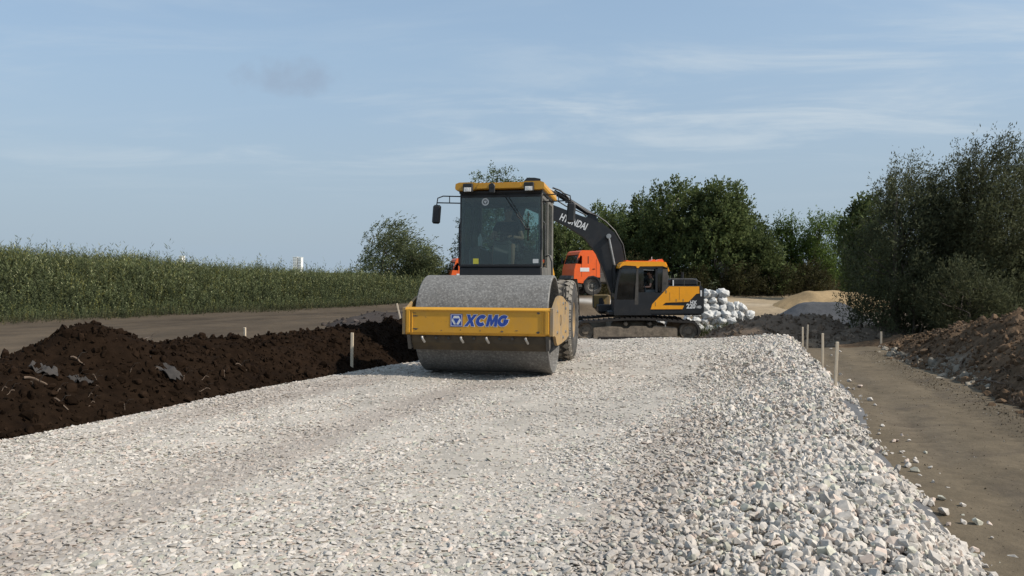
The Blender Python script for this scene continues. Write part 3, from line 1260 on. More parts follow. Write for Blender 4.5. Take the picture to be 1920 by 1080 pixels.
clods(9000, 2.85, 6.6, 6.0, 21.5, right_h, (0.112, 0.076, 0.049), 137, right_berm, 0.028, 0.14, 180, pale_foot)


def on_bank(px, py, hfun, y0=4.0, y1=24.0):
    """where the ray through a photo pixel meets a soil bank"""
    ys = np.arange(y0, y1, 0.02)
    xs = (px - 960) / F * ys
    zs = (HZ - py) / F * ys
    vs = v_of(xs, ys)
    hs = hfun(vs, ys, xs)
    k = np.where(zs <= hs)[0]
    i = k[0] if len(k) else len(ys) - 1
    return Vector((xs[i], ys[i], hs[i]))


def stick(px0, py0, px1, py1, hfun, label, r=0.012, lift=0.03, parent=None):
    a = on_bank(px0, py0, hfun)
    b = on_bank(px1, py1, hfun)
    m = MB()
    n = 6
    pts = []
    for i in range(n + 1):
        t = i / n
        p = a.lerp(b, t)
        pts.append(p + Vector((0, 0, lift + 0.02 * sin(t * 5) + random.uniform(-.006, .006))))
    m.tube(pts, [r * (1 - 0.5 * i / n) for i in range(n + 1)], 6)
    pv = pts[3]
    m.tube([pv, pv + Vector((0.06, -0.02, 0.07)), pv + Vector((0.13, -0.05, 0.08))], [r * 0.5, r * 0.4, r * 0.2], 5)
    o = m.build('root', M['root'], parent)
    if label:
        tag(o, label, 'root', 'roots torn up with the soil')
    return o


stick(45, 718, 102, 732, left_h, 'long pale stick lying low on the dark soil bank near its end', 0.014)
stick(133, 679, 158, 693, left_h, 'short forked stick below the peak of the dark soil bank', 0.011)
stick(270, 641, 288, 634, left_h, 'bent root on the crest of the dark soil bank beside its peak', 0.010)
stick(100, 755, 128, 772, left_h, 'thin root at the foot of the dark soil bank', 0.010)
stick(441, 688, 463, 697, left_h, 'pale twig on the dark soil bank between peak and wooden stake', 0.010)
stick(1830, 722, 1885, 725, right_h, 'thick bent root sticking out of the brown soil bank', 0.018, 0.06)
stick(1800, 695, 1806, 676, right_h, 'upright root stub on the pale clods of the brown soil bank', 0.016, 0.05)
stick(1832, 785, 1900, 800, right_h, 'long root lying at the foot of the brown soil bank', 0.014, 0.04)
stick(1760, 668, 1800, 683, right_h, 'short root above the pale clods of the brown soil bank', 0.012, 0.04)
r_ = np.random.default_rng(3)
for k in range(26):       # fine root hairs, parts of the banks
    x = r_.uniform(1790, 1915)
    y = r_.uniform(690, 790)
    stick(x, y, x + r_.uniform(-30, 30), y + r_.uniform(2, 12), right_h, None, 0.006, 0.03, right_berm)
for k in range(18):
    x = r_.uniform(5, 420)
    y = r_.uniform(690, 770)
    stick(x, y, x + r_.uniform(-22, 22), y + r_.uniform(2, 9), left_h, None, 0.005, 0.02, left_berm)


def rag(px, py, w, d, rz, label, seed):
    c = on_bank(px, py, left_h)
    n, k = 16, 8
    A, B = np.meshgrid(np.linspace(-1, 1, n), np.linspace(-1, 1, k))
    wob = 1 + 0.25 * fbm(A * 2 + seed, B * 2, seed, 3)
    lx = A * w / 2 * wob
    ly_ = B * d / 2 * (1 - 0.45 * A ** 2) * wob
    X = c.x + lx * cos(rz) - ly_ * sin(rz)
    Y = c.y + lx * sin(rz) + ly_ * cos(rz)
    Z = left_h(v_of(X, Y), Y, X) * 0.6 + (c.z) * 0.4 + 0.025 + 0.07 * fbm(A * 2.5 + seed, B * 2.5, seed + 3, 3)
    o = npobj('fabric_scrap', np.stack([X, Y, Z], -1).reshape(-1, 3), grid_faces(n, k), M['rag'], smooth=True)
    s = o.modifiers.new('thickness', 'SOLIDIFY')
    s.thickness = 0.008
    tag(o, label, 'fabric scrap', 'torn geotextile scraps in the soil')


rag(308, 693, 0.44, 0.2, -0.35, 'pale grey torn strip of fabric lying on the dark soil bank', 1)
rag(82, 697, 0.24, 0.2, 0.5, 'crumpled dark grey fabric scrap below the peak of the dark soil bank', 2)
rag(150, 720, 0.24, 0.10, 0.1, 'narrow dark grey fabric strip low on the dark soil bank', 3)


# crumbs of earth lying on the path
r_ = np.random.default_rng(77)
cv = r_.uniform(1.35, 3.1, 5200)
cy = r_.uniform(3.6, 20, 5200)
cv = np.where(r_.random(5200) < 0.5, 3.1 - np.abs(r_.normal(0, 0.2, 5200)), cv)
cx = x_of(cv, cy)
csz = np.exp(r_.normal(math.log(0.006), 0.5, 5200)).clip(0.003, 0.022) * (0.6 + 0.45 * sstep(2.3, 3.0, cv))
cA, cB, cC = scatter(LO, LF, np.stack([cx, cy, lane_z(cx, cy) + csz * 0.3], 1), csz, (r_.uniform(-3, 3, 5200), r_.uniform(-3, 3, 5200), r_.uniform(0, 6, 5200)), r_.integers(0, NV, 5200),
                     np.where((r_.random(5200) < 0.10)[:, None], np.array([0.36, 0.33, 0.29])[None], np.array([0.135, 0.107, 0.073])[None]) * r_.uniform(0.75, 1.15, (5200, 1)))
tag(npobj('earth_crumbs', cA, cB, M['soil'], parent=lane, cols=cC), kind='stuff')

# ------------------------------------------------------------------ heaps beyond the road
def heap(name, cx, cy, rx, ry_, top, base, colour, label, seed, ridge=0.0, lump=0.12, skew=0.0, power=1.0, n=90, step_c=None, clod_n=0, clod_s=0.05):
    t = np.linspace(-1.25, 1.25, n)
    A, B = np.meshgrid(t, t)
    X = cx + A * rx
    Y = cy + B * ry_
    wob = 1 + 0.16 * fbm(A * 1.4 + seed, B * 1.4, seed, 3)
    r = np.hypot(np.sign(A - skew) * np.maximum(np.abs(A - skew) - ridge, 0) / (1 - ridge), B) * wob
    h = np.maximum(1 - r, -0.15) ** 1 if power == 1 else np.sign(1 - r) * np.abs(1 - r) ** power
    h = np.where(h > 0.86, 0.86 + (h - 0.86) * 0.45, h)
    hh = top - base
    Z = base - 0.15 + (hh + 0.15) * h / 0.923 + lump * hh * fbm(A * 3.5, B * 3.5, seed + 3, 4) * (h > 0) + 0.02 * fbm(A * 16, B * 16, seed + 4, 2)
    Z = np.where(h < 0, base - 0.5, Z)
    cc = np.array(colour)[None, None] * (1 + 0.22 * fbm(A * 4, B * 4, seed + 7, 4))[..., None]
    if step_c is not None:
        m__ = sstep(0.0, 0.3, fbm(A * 2.2, B * 2.2, seed + 9, 4))[..., None] * 0.8
        cc = cc * (1 - m__) + np.array(step_c) * m__
    o = npobj(name, np.stack([X, Y, Z], -1).reshape(-1, 3), grid_faces(n, n), M['heap'], cols=np.clip(cc, 0.01, 1).reshape(-1, 3), smooth=True)
    tag(o, label, 'heap')
    if clod_n:
        r = np.random.default_rng(seed + 50)
        ii = r.integers(0, n * n, clod_n * 3)
        ii = ii[h.ravel()[ii] > 0.02][:clod_n]
        P = np.stack([X.ravel()[ii], Y.ravel()[ii], Z.ravel()[ii]], 1) + r.normal(0, 0.03, (len(ii), 3))
        sz = np.exp(r.normal(math.log(clod_s), 0.5, len(ii))).clip(0.02, 0.2)
        a_, b_, c_ = scatter(LO, LF, P, sz, (r.uniform(-3, 3, len(ii)), r.uniform(-3, 3, len(ii)), r.uniform(0, 6, len(ii))), r.integers(0, NV, len(ii)),
                             np.array(colour)[None] * r.uniform(0.7, 1.7, (len(ii), 1)))
        tag(npobj('small_clods', a_, b_, M['soil'], parent=o, cols=c_), kind='stuff')
    return o


heap('sand_heap', 16.9, 39.5, 3.6, 3.2, -1.02, -1.95, (0.30, 0.215, 0.118), 'pale yellow sand heap in front of the wood', 201, 0.32, 0.10)
heap('gravel_heap', 13.2, 31.8, 2.9, 2.3, -1.28, -2.35, (0.078, 0.082, 0.09), 'dark grey gravel heap between the soil heap and the sand heap', 211, 0.22, 0.03)
heap('soil_heap', 9.9, 26.6, 3.3, 2.2, -1.50, -2.45, (0.15, 0.112, 0.082), 'wide low heap of brown soil behind the end of the stone road', 221, 0.25, 0.22, step_c=(0.21, 0.158, 0.108), clod_n=1500)
heap('soil_heap', 12.6, 25.0, 2.6, 1.4, -1.86, -2.30, (0.14, 0.108, 0.080), 'low spread of brown soil across the end of the earth path', 231, 0.45, 0.35, clod_n=900)
heap('soil_heap', -3.5, 25.6, 3.4, 2.4, -1.38, -1.95, (0.050, 0.042, 0.038), 'low dark soil heap beyond the left bank beside the roller', 241, 0.4, 0.25, clod_n=500)
heap('soil_heap', 17.6, 23.2, 3.0, 2.0, -1.10, -2.0, (0.085, 0.055, 0.042), 'reddish brown heap of soil and brush under the big willow', 251, 0.3, 0.5, clod_n=900)
# ------------------------------------------------------------------ weeds on the field
def leaf_quads(base, dirv, nrm, L, W, curl=0.0):
    """diamond leaves: base point, direction, normal -> 4 verts each"""
    side = np.cross(dirv, nrm)
    side /= np.linalg.norm(side, axis=1, keepdims=True) + 1e-9
    mid = base + dirv * (L * 0.45)[:, None] + nrm * (curl * L)[:, None] if np.ndim(curl) else base + dirv * (L * 0.45)[:, None]
    tip = base + dirv * L[:, None]
    P = np.stack([base, mid + side * (W * 0.5)[:, None], tip, mid - side * (W * 0.5)[:, None]], 1)
    return P.reshape(-1, 3), np.arange(len(base) * 4).reshape(-1, 4)


def unit(a):
    return a / (np.linalg.norm(a, axis=1, keepdims=True) + 1e-9)


def weeds(name, X, Y, Z, hgt, seed, nleaf, label, base_c, tip_c, parent=None, leafL=0.17, leafW=0.035, flower=0.0, lean=0.08):
    r = np.random.default_rng(seed)
    n = len(X)
    root = np.stack([X, Y, Z], 1)
    ln = np.stack([r.normal(lean, 0.10, n), r.normal(0, 0.10, n), np.ones(n)], 1)
    ln = unit(ln)
    tone = r.normal(1.0, 0.2, n).clip(0.5, 1.5)
    hue = r.random(n)
    # stems: a thin upright diamond
    a = r.uniform(0, pi, n)
    nrm = np.stack([np.cos(a), np.sin(a), np.zeros(n)], 1)
    Vs, Fs, Cs = [], [], []
    P, Fq = leaf_quads(root, ln, nrm, hgt * 0.97, np.full(n, 0.022))
    Vs.append(P)
    Fs.append(Fq)
    c0 = np.array(base_c)[None] * tone[:, None]
    Cs.append(np.repeat(c0, 4, 0))
    off = len(P)
    # leaves along each stem
    ii = np.repeat(np.arange(n), nleaf)
    t = np.tile((np.arange(nleaf) + 0.5) / nleaf, n) + r.uniform(-0.5, 0.5, n * nleaf) / nleaf
    t = t ** 0.85
    t = t.clip(0.03, 0.99)
    ang = r.uniform(0, 2 * pi, n * nleaf)
    up = 0.35 + 0.9 * t + r.normal(0, 0.2, n * nleaf)
    d = unit(np.stack([np.cos(ang), np.sin(ang), up], 1))
    L = leafL * (1.15 - 0.65 * t) * r.uniform(0.6, 1.4, n * nleaf) * (hgt[ii] / 1.1)
    W = leafW * (1.1 - 0.5 * t) * r.uniform(0.7, 1.3, n * nleaf)
    b = root[ii] + ln[ii] * (hgt[ii] * t)[:, None]
    nr = unit(np.stack([np.cos(ang + 1.57), np.sin(ang + 1.57), np.zeros(len(ang))], 1) * 0.6 + r.normal(0, 1, (len(ang), 3)) * 0.8)
    P, Fq = leaf_quads(b, d, nr, L, W)
    Vs.append(P)
    Fs.append(Fq + off)
    c = np.array(base_c)[None] * (1 - t[:, None]) + np.array(tip_c)[None] * t[:, None]  # brighter up the stem: light on the tops put into the leaf colour
    c = c * tone[ii][:, None] * r.uniform(0.8, 1.2, (len(ii), 1))
    yel = (hue[ii] > 0.8)[:, None]
    c = np.where(yel, c * np.array([1.35, 1.15, 0.8]), c)
    if flower:
        fl = (r.random(len(ii)) < flower) & (t > 0.86)
        c = np.where(fl[:, None], np.array([0.40, 0.40, 0.22])[None], c)
    Cs.append(np.repeat(c, 4, 0))
    o = npobj(name, np.concatenate(Vs), np.concatenate(Fs), M['weed'], parent=parent, cols=np.concatenate(Cs).clip(0.005, 0.8))
    if parent is None:
        tag(o, label, kind='stuff')
    else:
        tag(o, kind='stuff')
    return o


rw = np.random.default_rng(17)
n = 60000
wq = rw.uniform(-0.4, 1.0, n) * 11.0
wq = np.where(rw.random(n) < 0.75, rw.uniform(-0.3, 9.0, n), rw.uniform(-0.3, 16, n))
aq = rw.uniform(-14, 34, n)
X = FX - FDY * wq + FDX * aq
Y = FY + FDX * wq + FDY * aq
px = X / Y * F + 960
wob = 0.8 * fbm(aq * 0.4, aq * 0, 301, 3)
ok = (px > -80) & (px < 1000) & (Y > 15) & (Y < 60) & (wq + wob > 0)
X, Y, wq, aq = X[ok], Y[ok], wq[ok], aq[ok]
pt = fbm(X * 0.35, Y * 0.35, 303, 3)
ok = rw.random(len(X)) < (0.86 + 0.5 * pt)
X, Y, wq = X[ok], Y[ok], wq[ok]
X, Y, wq = X[:22000], Y[:22000], wq[:22000]
h = (1.12 + 0.30 * fbm(X * 0.3, Y * 0.3, 305, 3) + rw.normal(0, 0.16, len(X))).clip(0.35, 1.9) * (0.22 + 0.78 * sstep(-0.2, 5.0, wq + 1.5 * fbm(X * 0.5, Y * 0.5, 307, 3)))
h = np.where(rw.random(len(X)) < 0.06, h * rw.uniform(1.15, 1.5, len(X)), h)
weeds('tall_weeds', X, Y, ground_z(X, Y) - 0.03, h, 19, 15, 'tall green weeds covering the low hill beyond the earth track', (0.048, 0.058, 0.031), (0.118, 0.138, 0.060), leafL=0.20, leafW=0.045, flower=0.10)

# sparse low grass running out onto the track
n = 2600
aq = rw.uniform(-14, 34, n)
wq = -np.abs(rw.normal(0, 0.8, n)) + 0.6 + 0.8 * fbm(aq * 0.4, aq * 0, 301, 3)
X = FX - FDY * wq + FDX * aq
Y = FY + FDX * wq + FDY * aq
weeds('low_grass', X, Y, ground_z(X, Y) - 0.02, rw.uniform(0.12, 0.4, n), 29, 9, 'sparse low grass running out onto the earth track below the tall weeds', (0.055, 0.058, 0.030), (0.11, 0.11, 0.055), leafL=0.22, leafW=0.03)


# ------------------------------------------------------------------ trees
def limb(m, a, b, r0, r1, bend=0.1, n=5, rnd=random):
    a = Vector(a)
    b = Vector(b)
    L = (b - a).length
    o1 = Vector((rnd.uniform(-1, 1), rnd.uniform(-1, 1), rnd.uniform(-0.3, 0.6))) * L * bend
    pts = []
    for i in range(n + 1):
        t = i / n
        pts.append(a.lerp(b, t) + o1 * sin(pi * t))
    m.tube(pts, [r0 + (r1 - r0) * i / n for i in range(n + 1)], 7)
    return pts


def tree(name, x, y, height, lobes, nshoot, nleaf, leafL, leafW, colour, tipc, label, cat='tree', group=None, trunk_r=0.16, wind=0.25, upright=0.9, shootL=0.7,
         droop=0.0, bark='bark', seed=1, nstem=1, base=None, spread=0.4, density_in=0.45, trunk_top=0.75):
    """trunk and limbs reaching into every lobe; leaves on shoots that spring from the lobes' shells"""
    r = np.random.default_rng(seed)
    rr = random.Random(seed)
    z0 = gz(x, y) - 0.08 if base is None else base
    root = empty(name, (x, y, z0))
    tag(root, label, cat, group)
    m = MB()
    for s in range(nstem):
        bx, by = (0, 0) if nstem == 1 else (rr.uniform(-1, 1) * spread, rr.uniform(-1, 1) * spread)
        tx_, ty_ = bx * 1.6 + wind * 0.3 * height * 0.2, by * 1.6
        hh = height * trunk_top * rr.uniform(0.85, 1.05)
        pts = limb(m, (bx, by, 0), (tx_, ty_, hh), trunk_r / math.sqrt(nstem) * 1.1, trunk_r * 0.22, 0.04, 8, rr)
        for q, lb in enumerate(lobes):
            if q % nstem != s:
                continue
            c = Vector(lb[:3])
            k = min(len(pts) - 2, max(1, int(len(pts) * max(0.15, (c.z - 0.35 * lb[5]) / hh * 0.75))))
            limb(m, pts[k], c, trunk_r * 0.42, trunk_r * 0.12, 0.10, 5, rr)
            for _ in range(5):
                d = Vector((rr.gauss(0, 1), rr.gauss(0, 1), rr.gauss(0.3, 1))).normalized()
                limb(m, c + Vector((0, 0, -0.2 * lb[5])), c + Vector((d.x * lb[3], d.y * lb[4], d.z * lb[5])) * 0.85, trunk_r * 0.2, 0.014, 0.1, 3, rr)
    m.build('trunk', M[bark], root, fix=False)
    vol = np.array([lb[3] * lb[4] + lb[3] * lb[5] + lb[4] * lb[5] for lb in lobes])
    li = r.choice(len(lobes), nshoot, p=vol / vol.sum())
    LB = np.array([lb[:6] for lb in lobes])
    d = unit(r.normal(0, 1, (nshoot, 3)))
    rad = np.where(r.random(nshoot) < density_in, r.uniform(0.35, 0.9, nshoot), r.uniform(0.82, 1.02, nshoot))
    p = LB[li, :3] + d * LB[li, 3:6] * rad[:, None]
    # clumps: pull some of the shoots together so that gaps open between them
    keep = np.array([vnoise(np.array([a * 1.7 + c * 0.9]), np.array([b * 1.7 - c * 1.3]), seed)[0] for a, b, c in p]) > 0.33 if nshoot < 400 else \
        vnoise(p[:, 0] * 1.6 + p[:, 2] * 0.9, p[:, 1] * 1.6 - p[:, 2] * 1.2, seed) > 0.33
    p, d, li, rad = p[keep], d[keep], li[keep], rad[keep]
    ok = p[:, 2] > 0.1
    p, d, rad = p[ok], d[ok], rad[ok]
    ns = len(p)
    dirv = unit(d * 0.75 + np.array([wind, 0, upright])[None] + r.normal(0, 0.25, (ns, 3)))
    SL = shootL * r.uniform(0.5, 1.35, ns)
    tone = (0.60 + 0.80 * vnoise(p[:, 0] * 1.1, p[:, 1] * 1.1 + p[:, 2] * 1.3, seed + 5)) * r.normal(1, 0.10, ns)
    ii = np.repeat(np.arange(ns), nleaf)
    t = r.random(ns * nleaf)
    bend = np.array([wind * 0.9, 0, -droop])[None] * (t ** 2)[:, None] * SL[ii][:, None]
    b = p[ii] + dirv[ii] * (SL[ii] * t)[:, None] + bend
    b = b + r.normal(0, 0.045, b.shape) * (1 + leafL * 3)
    ld = unit(dirv[ii] * 0.9 + r.normal(0, 0.65, (len(ii), 3)) + np.array([wind * 0.8, 0, -droop * 1.2])[None])
    nr = unit(r.normal(0, 1, (len(ii), 3)))
    L = leafL * r.uniform(0.6, 1.35, len(ii))
    W = leafW * r.uniform(0.6, 1.3, len(ii))
    P, Fq = leaf_quads(b, ld, nr, L, W)
    c = np.array(colour)[None] * (1 - t[:, None] * 0.5) + np.array(tipc)[None] * (t[:, None] * 0.5)
    c = c * tone[ii][:, None] * r.uniform(0.75, 1.25, (len(ii), 1))
    npobj('crown', P, Fq, M['leaf'], parent=root, cols=np.repeat(c, 4, 0).clip(0.004, 0.8))
    return root


def lobes_col(h, r, n, seed, z0=0.15, narrow=0.5, zs=1.0, shift=(0, 0)):
    """a column of overlapping lobes, narrowing to the top"""
    q = random.Random(seed)
    out = []
    for i in range(n):
        t = (i + 0.5) / n
        z = h * (z0 + (1 - z0) * t * 0.93)
        rad = r * (1 - narrow * t ** 1.6) * q.uniform(0.75, 1.05)
        out.append((q.uniform(-1, 1) * r * 0.35 * (1 - t * 0.5) + shift[0] * t, q.uniform(-1, 1) * r * 0.35 + shift[1] * t, z, rad, rad, max(rad * 0.85, h / n * 0.8) * zs))
    return out


G1, G1T = (0.080, 0.105, 0.038), (0.150, 0.180, 0.068)
G2, G2T = (0.075, 0.110, 0.030), (0.14, 0.19, 0.05)
GW, GWT = (0.070, 0.076, 0.038), (0.13, 0.14, 0.075)


def px_tree(name, px, Y, top_py, half_px, label, seed, n=7, narrow=0.5, z0=0.15, **k):
    X = (px - 960) / F * Y
    z0_ = gz(X, Y) - 0.08
    H = (HZ - top_py) / F * Y - z0_
    R = half_px / F * Y
    sl = k.get('shootL', 0.7)
    lb = lobes_col(max(H - sl * 0.75, 0.6), R, n, seed, z0, narrow)
    return tree(name, X, Y, H, lb, label=label, seed=seed, **k)


wood = 'trees of the wood behind the site'
K = dict(nleaf=18, leafL=0.21, leafW=0.115, colour=G1, tipc=G1T)
px_tree('birch_tree', 930, 53, 316, 62, 'tall thin tree rising behind the roller cab roof', 401, 8, 0.15, nshoot=2600, shootL=0.8, wind=0.15, droop=0.55, upright=0.5, **{**K, 'leafL': 0.15, 'leafW': 0.07}, bark='bark_pale', group=wood)
px_tree('bushy_tree', 714, 50, 410, 84, 'windswept grey green bush standing alone on the field', 403, 5, 0.62, 0.05, nshoot=1500, shootL=0.8, wind=0.75, upright=0.45, nleaf=16, leafL=0.2, leafW=0.065, colour=(0.105, 0.122, 0.058), tipc=(0.17, 0.19, 0.10), trunk_r=0.10)
px_tree('bushy_tree', 788, 49, 456, 42, 'low pale bush between the lone field bush and the roller', 405, 4, 0.5, 0.05, nshoot=800, shootL=0.65, wind=0.5, upright=0.5, nleaf=16, leafL=0.18, leafW=0.065, colour=(0.11, 0.128, 0.06), tipc=(0.18, 0.20, 0.10), trunk_r=0.07)
px_tree('leafy_tree', 1060, 52, 410, 60, 'dark leafy tree behind the orange lorry', 407, 7, 0.35, nshoot=1300, group=wood, **K)
px_tree('leafy_tree', 1130, 54, 384, 58, 'leafy tree seen over the black excavator boom', 409, 7, 0.4, nshoot=1300, group=wood, **K)
px_tree('leafy_tree', 1168, 57, 392, 52, 'leafy tree between the boom top and the pointed tree', 429, 7, 0.35, nshoot=1100, group=wood, **K)
px_tree('leafy_tree', 1400, 55, 400, 50, 'leafy tree behind the broad round tree towards the poplars', 431, 7, 0.35, nshoot=1000, group=wood, **K)
px_tree('poplar_tree', 1200, 56, 352, 48, 'pointed tree between the excavator boom and the roundest tree of the wood', 411, 8, 0.75, nshoot=1300, shootL=0.8, group=wood, **K)
px_tree('leafy_tree', 1268, 52, 345, 66, 'tall round tree above the excavator tail with pale trunks below', 413, 8, 0.32, 0.25, nshoot=1900, bark='bark_pale', nstem=2, group=wood, **K)
px_tree('leafy_tree', 1350, 50, 352, 66, 'broad round tree behind the heap of white sacks', 415, 8, 0.32, 0.25, nshoot=2000, bark='bark_pale', nstem=3, spread=0.7, group=wood, **K)
px_tree('leafy_tree', 1425, 49, 430, 48, 'lower shrubby tree beside the broad round tree', 417, 6, 0.45, 0.08, nshoot=1100, group=wood, **K)
k2 = dict(nleaf=16, leafL=0.17, leafW=0.075, colour=G2, tipc=G2T, shootL=1.0, upright=1.6, wind=0.05)
px_tree('poplar_tree', 1480, 53, 398, 34, 'bright green upright poplar next to the lower shrubby tree', 419, 7, 0.45, 0.08, nshoot=1000, group=wood, **k2)
px_tree('poplar_tree', 1530, 52, 396, 36, 'bright green upright poplar behind the sand heap', 421, 7, 0.45, 0.08, nshoot=1000, group=wood, **k2)
px_tree('poplar_tree', 1582, 54, 398, 34, 'green upright poplar beside the dark tree at the willow', 423, 7, 0.45, 0.08, nshoot=900, group=wood, **k2)
px_tree('leafy_tree', 1625, 44, 362, 46, 'dark leafy tree joining the big willow', 425, 8, 0.4, 0.08, nshoot=1300, group=wood, **K)
px_tree('leafy_tree', 995, 56, 420, 60, 'dark tree hidden behind the roller cab', 427, 6, 0.35, nshoot=500, group=wood, **K)
# undergrowth along the edge of the wood
for i, (px_, Y_, tp, hf, lab) in enumerate(((1300, 48.5, 505, 30, 'rusty green undergrowth at the trunks above the white sacks'), (1385, 47.5, 500, 34, 'rusty green undergrowth below the broad round tree'),
                                            (1450, 48, 498, 34, 'undergrowth at the foot of the lower shrubby tree'), (1520, 48.5, 492, 36, 'undergrowth at the foot of the bright green poplars'),
                                            (1090, 49, 500, 40, 'undergrowth behind the orange lorry'), (1190, 49.5, 490, 46, 'undergrowth behind the excavator cab'))):
    px_tree('shrub', px_, Y_, tp, hf, lab, 440 + i, 3, 0.3, 0.1, nshoot=420, nleaf=14, leafL=0.16, leafW=0.06, colour=(0.040, 0.040, 0.017), tipc=(0.085, 0.075, 0.032),
            shootL=0.6, trunk_r=0.04, cat='shrub', group='undergrowth at the edge of the wood', trunk_top=0.6)


# willows close by on the right
def willow(name, px, Y, top_py, half_px, label, seed, n=9, nshoot=2600, **k):
    return px_tree(name, px, Y, top_py, half_px, label, seed, n, 0.55, 0.06, nshoot=nshoot, nleaf=24, leafL=0.12, leafW=0.034, colour=GW, tipc=GWT, shootL=0.95, wind=0.25, upright=1.5, droop=0.10,
                   trunk_r=0.15, nstem=3, spread=0.5, group='big willows beyond the soil bank', **k)


willow('willow_tree', 1700, 25.5, 275, 105, 'grey green willow nearest to the sand heap', 451)
willow('willow_tree', 1842, 24.5, 240, 110, 'tallest grey green willow rising behind the brown soil bank', 453, nshoot=3800)
willow('willow_tree', 1950, 26.5, 262, 95, 'grey green willow standing on the far side of the tallest willow', 455, nshoot=2300)
willow('willow_tree', 1770, 27.5, 330, 90, 'lower willow filling the gap between the two tall willows', 457, nshoot=2000)
px_tree('shrub', 1712, 24.2, 490, 64, 'dense dark willow skirt reaching to the ground at the earth path end', 459, 4, 0.3, 0.1, nshoot=900, nleaf=18, leafL=0.12, leafW=0.032, colour=GW, tipc=GWT, shootL=0.5, trunk_r=0.05, cat='shrub', wind=0.1)
px_tree('shrub', 1815, 22.6, 500, 80, 'dense dark willow skirt behind the crest of the brown soil bank', 461, 4, 0.3, 0.1, nshoot=900, nleaf=18, leafL=0.12, leafW=0.032, colour=GW, tipc=GWT, shootL=0.5, trunk_r=0.05, cat='shrub', wind=0.1)

# weeds near the sacks and by the soil heap
rw = np.random.default_rng(23)


def clump(cx, cy, rx, ry_, n, hm, label, seed, bc=(0.035, 0.048, 0.016), tc_=(0.08, 0.10, 0.035), zfun=None):
    X = cx + rw.normal(0, 0.5, n) * rx
    Y = cy + rw.normal(0, 0.5, n) * ry_
    h_ = (hm * rw.uniform(0.5, 1.3, n))
    Z = ground_z(X, Y) if zfun is None else zfun(X, Y)
    return weeds('weed_patch', X, Y, Z - 0.02, h_, seed, 12, label, bc, tc_, leafL=0.15, leafW=0.03)


clump(9.1, 30.6, 2.0, 0.8, 420, 0.62, 'patch of green weeds in front of the white sacks', 501)
clump(10.9, 30.0, 1.2, 0.7, 140, 0.45, 'thin green weeds between the white sacks and the soil heap', 503)
clump(14.6, 28.6, 0.6, 0.4, 60, 0.75, 'dry weed stalks beside the dark grey gravel heap', 505, (0.06, 0.05, 0.03), (0.11, 0.09, 0.055))
X = rw.uniform(5, 26, 2600)
Y = 49.2 + rw.normal(0, 0.8, 2600)
weeds('weed_patch', X, Y, ground_z(X, Y), rw.uniform(0.3, 1.1, 2600), 507, 12, 'strip of dry weeds along the edge of the wood', (0.05, 0.045, 0.02), (0.10, 0.085, 0.04))
# ------------------------------------------------------------------ people
def skin_body(name, verts, edges, m, parent, root_i=0, sub=1):
    me = bpy.data.meshes.new(name)
    me.from_pydata([v[:3] for v in verts], edges, [])
    me.materials.append(m)
    o = bpy.data.objects.new(name, me)
    COL.objects.link(o)
    o.parent = parent
    sk = o.modifiers.new('skin', 'SKIN')
    sk.use_smooth_shade = True
    for i, v in enumerate(verts):
        r = v[3]
        me.skin_vertices[0].data[i].radius = (r, v[4] if len(v) > 4 else r)
        me.skin_vertices[0].data[i].use_root = (i == root_i)
    sb = o.modifiers.new('sub', 'SUBSURF')
    sb.levels = sub
    sb.render_levels = sub
    return o


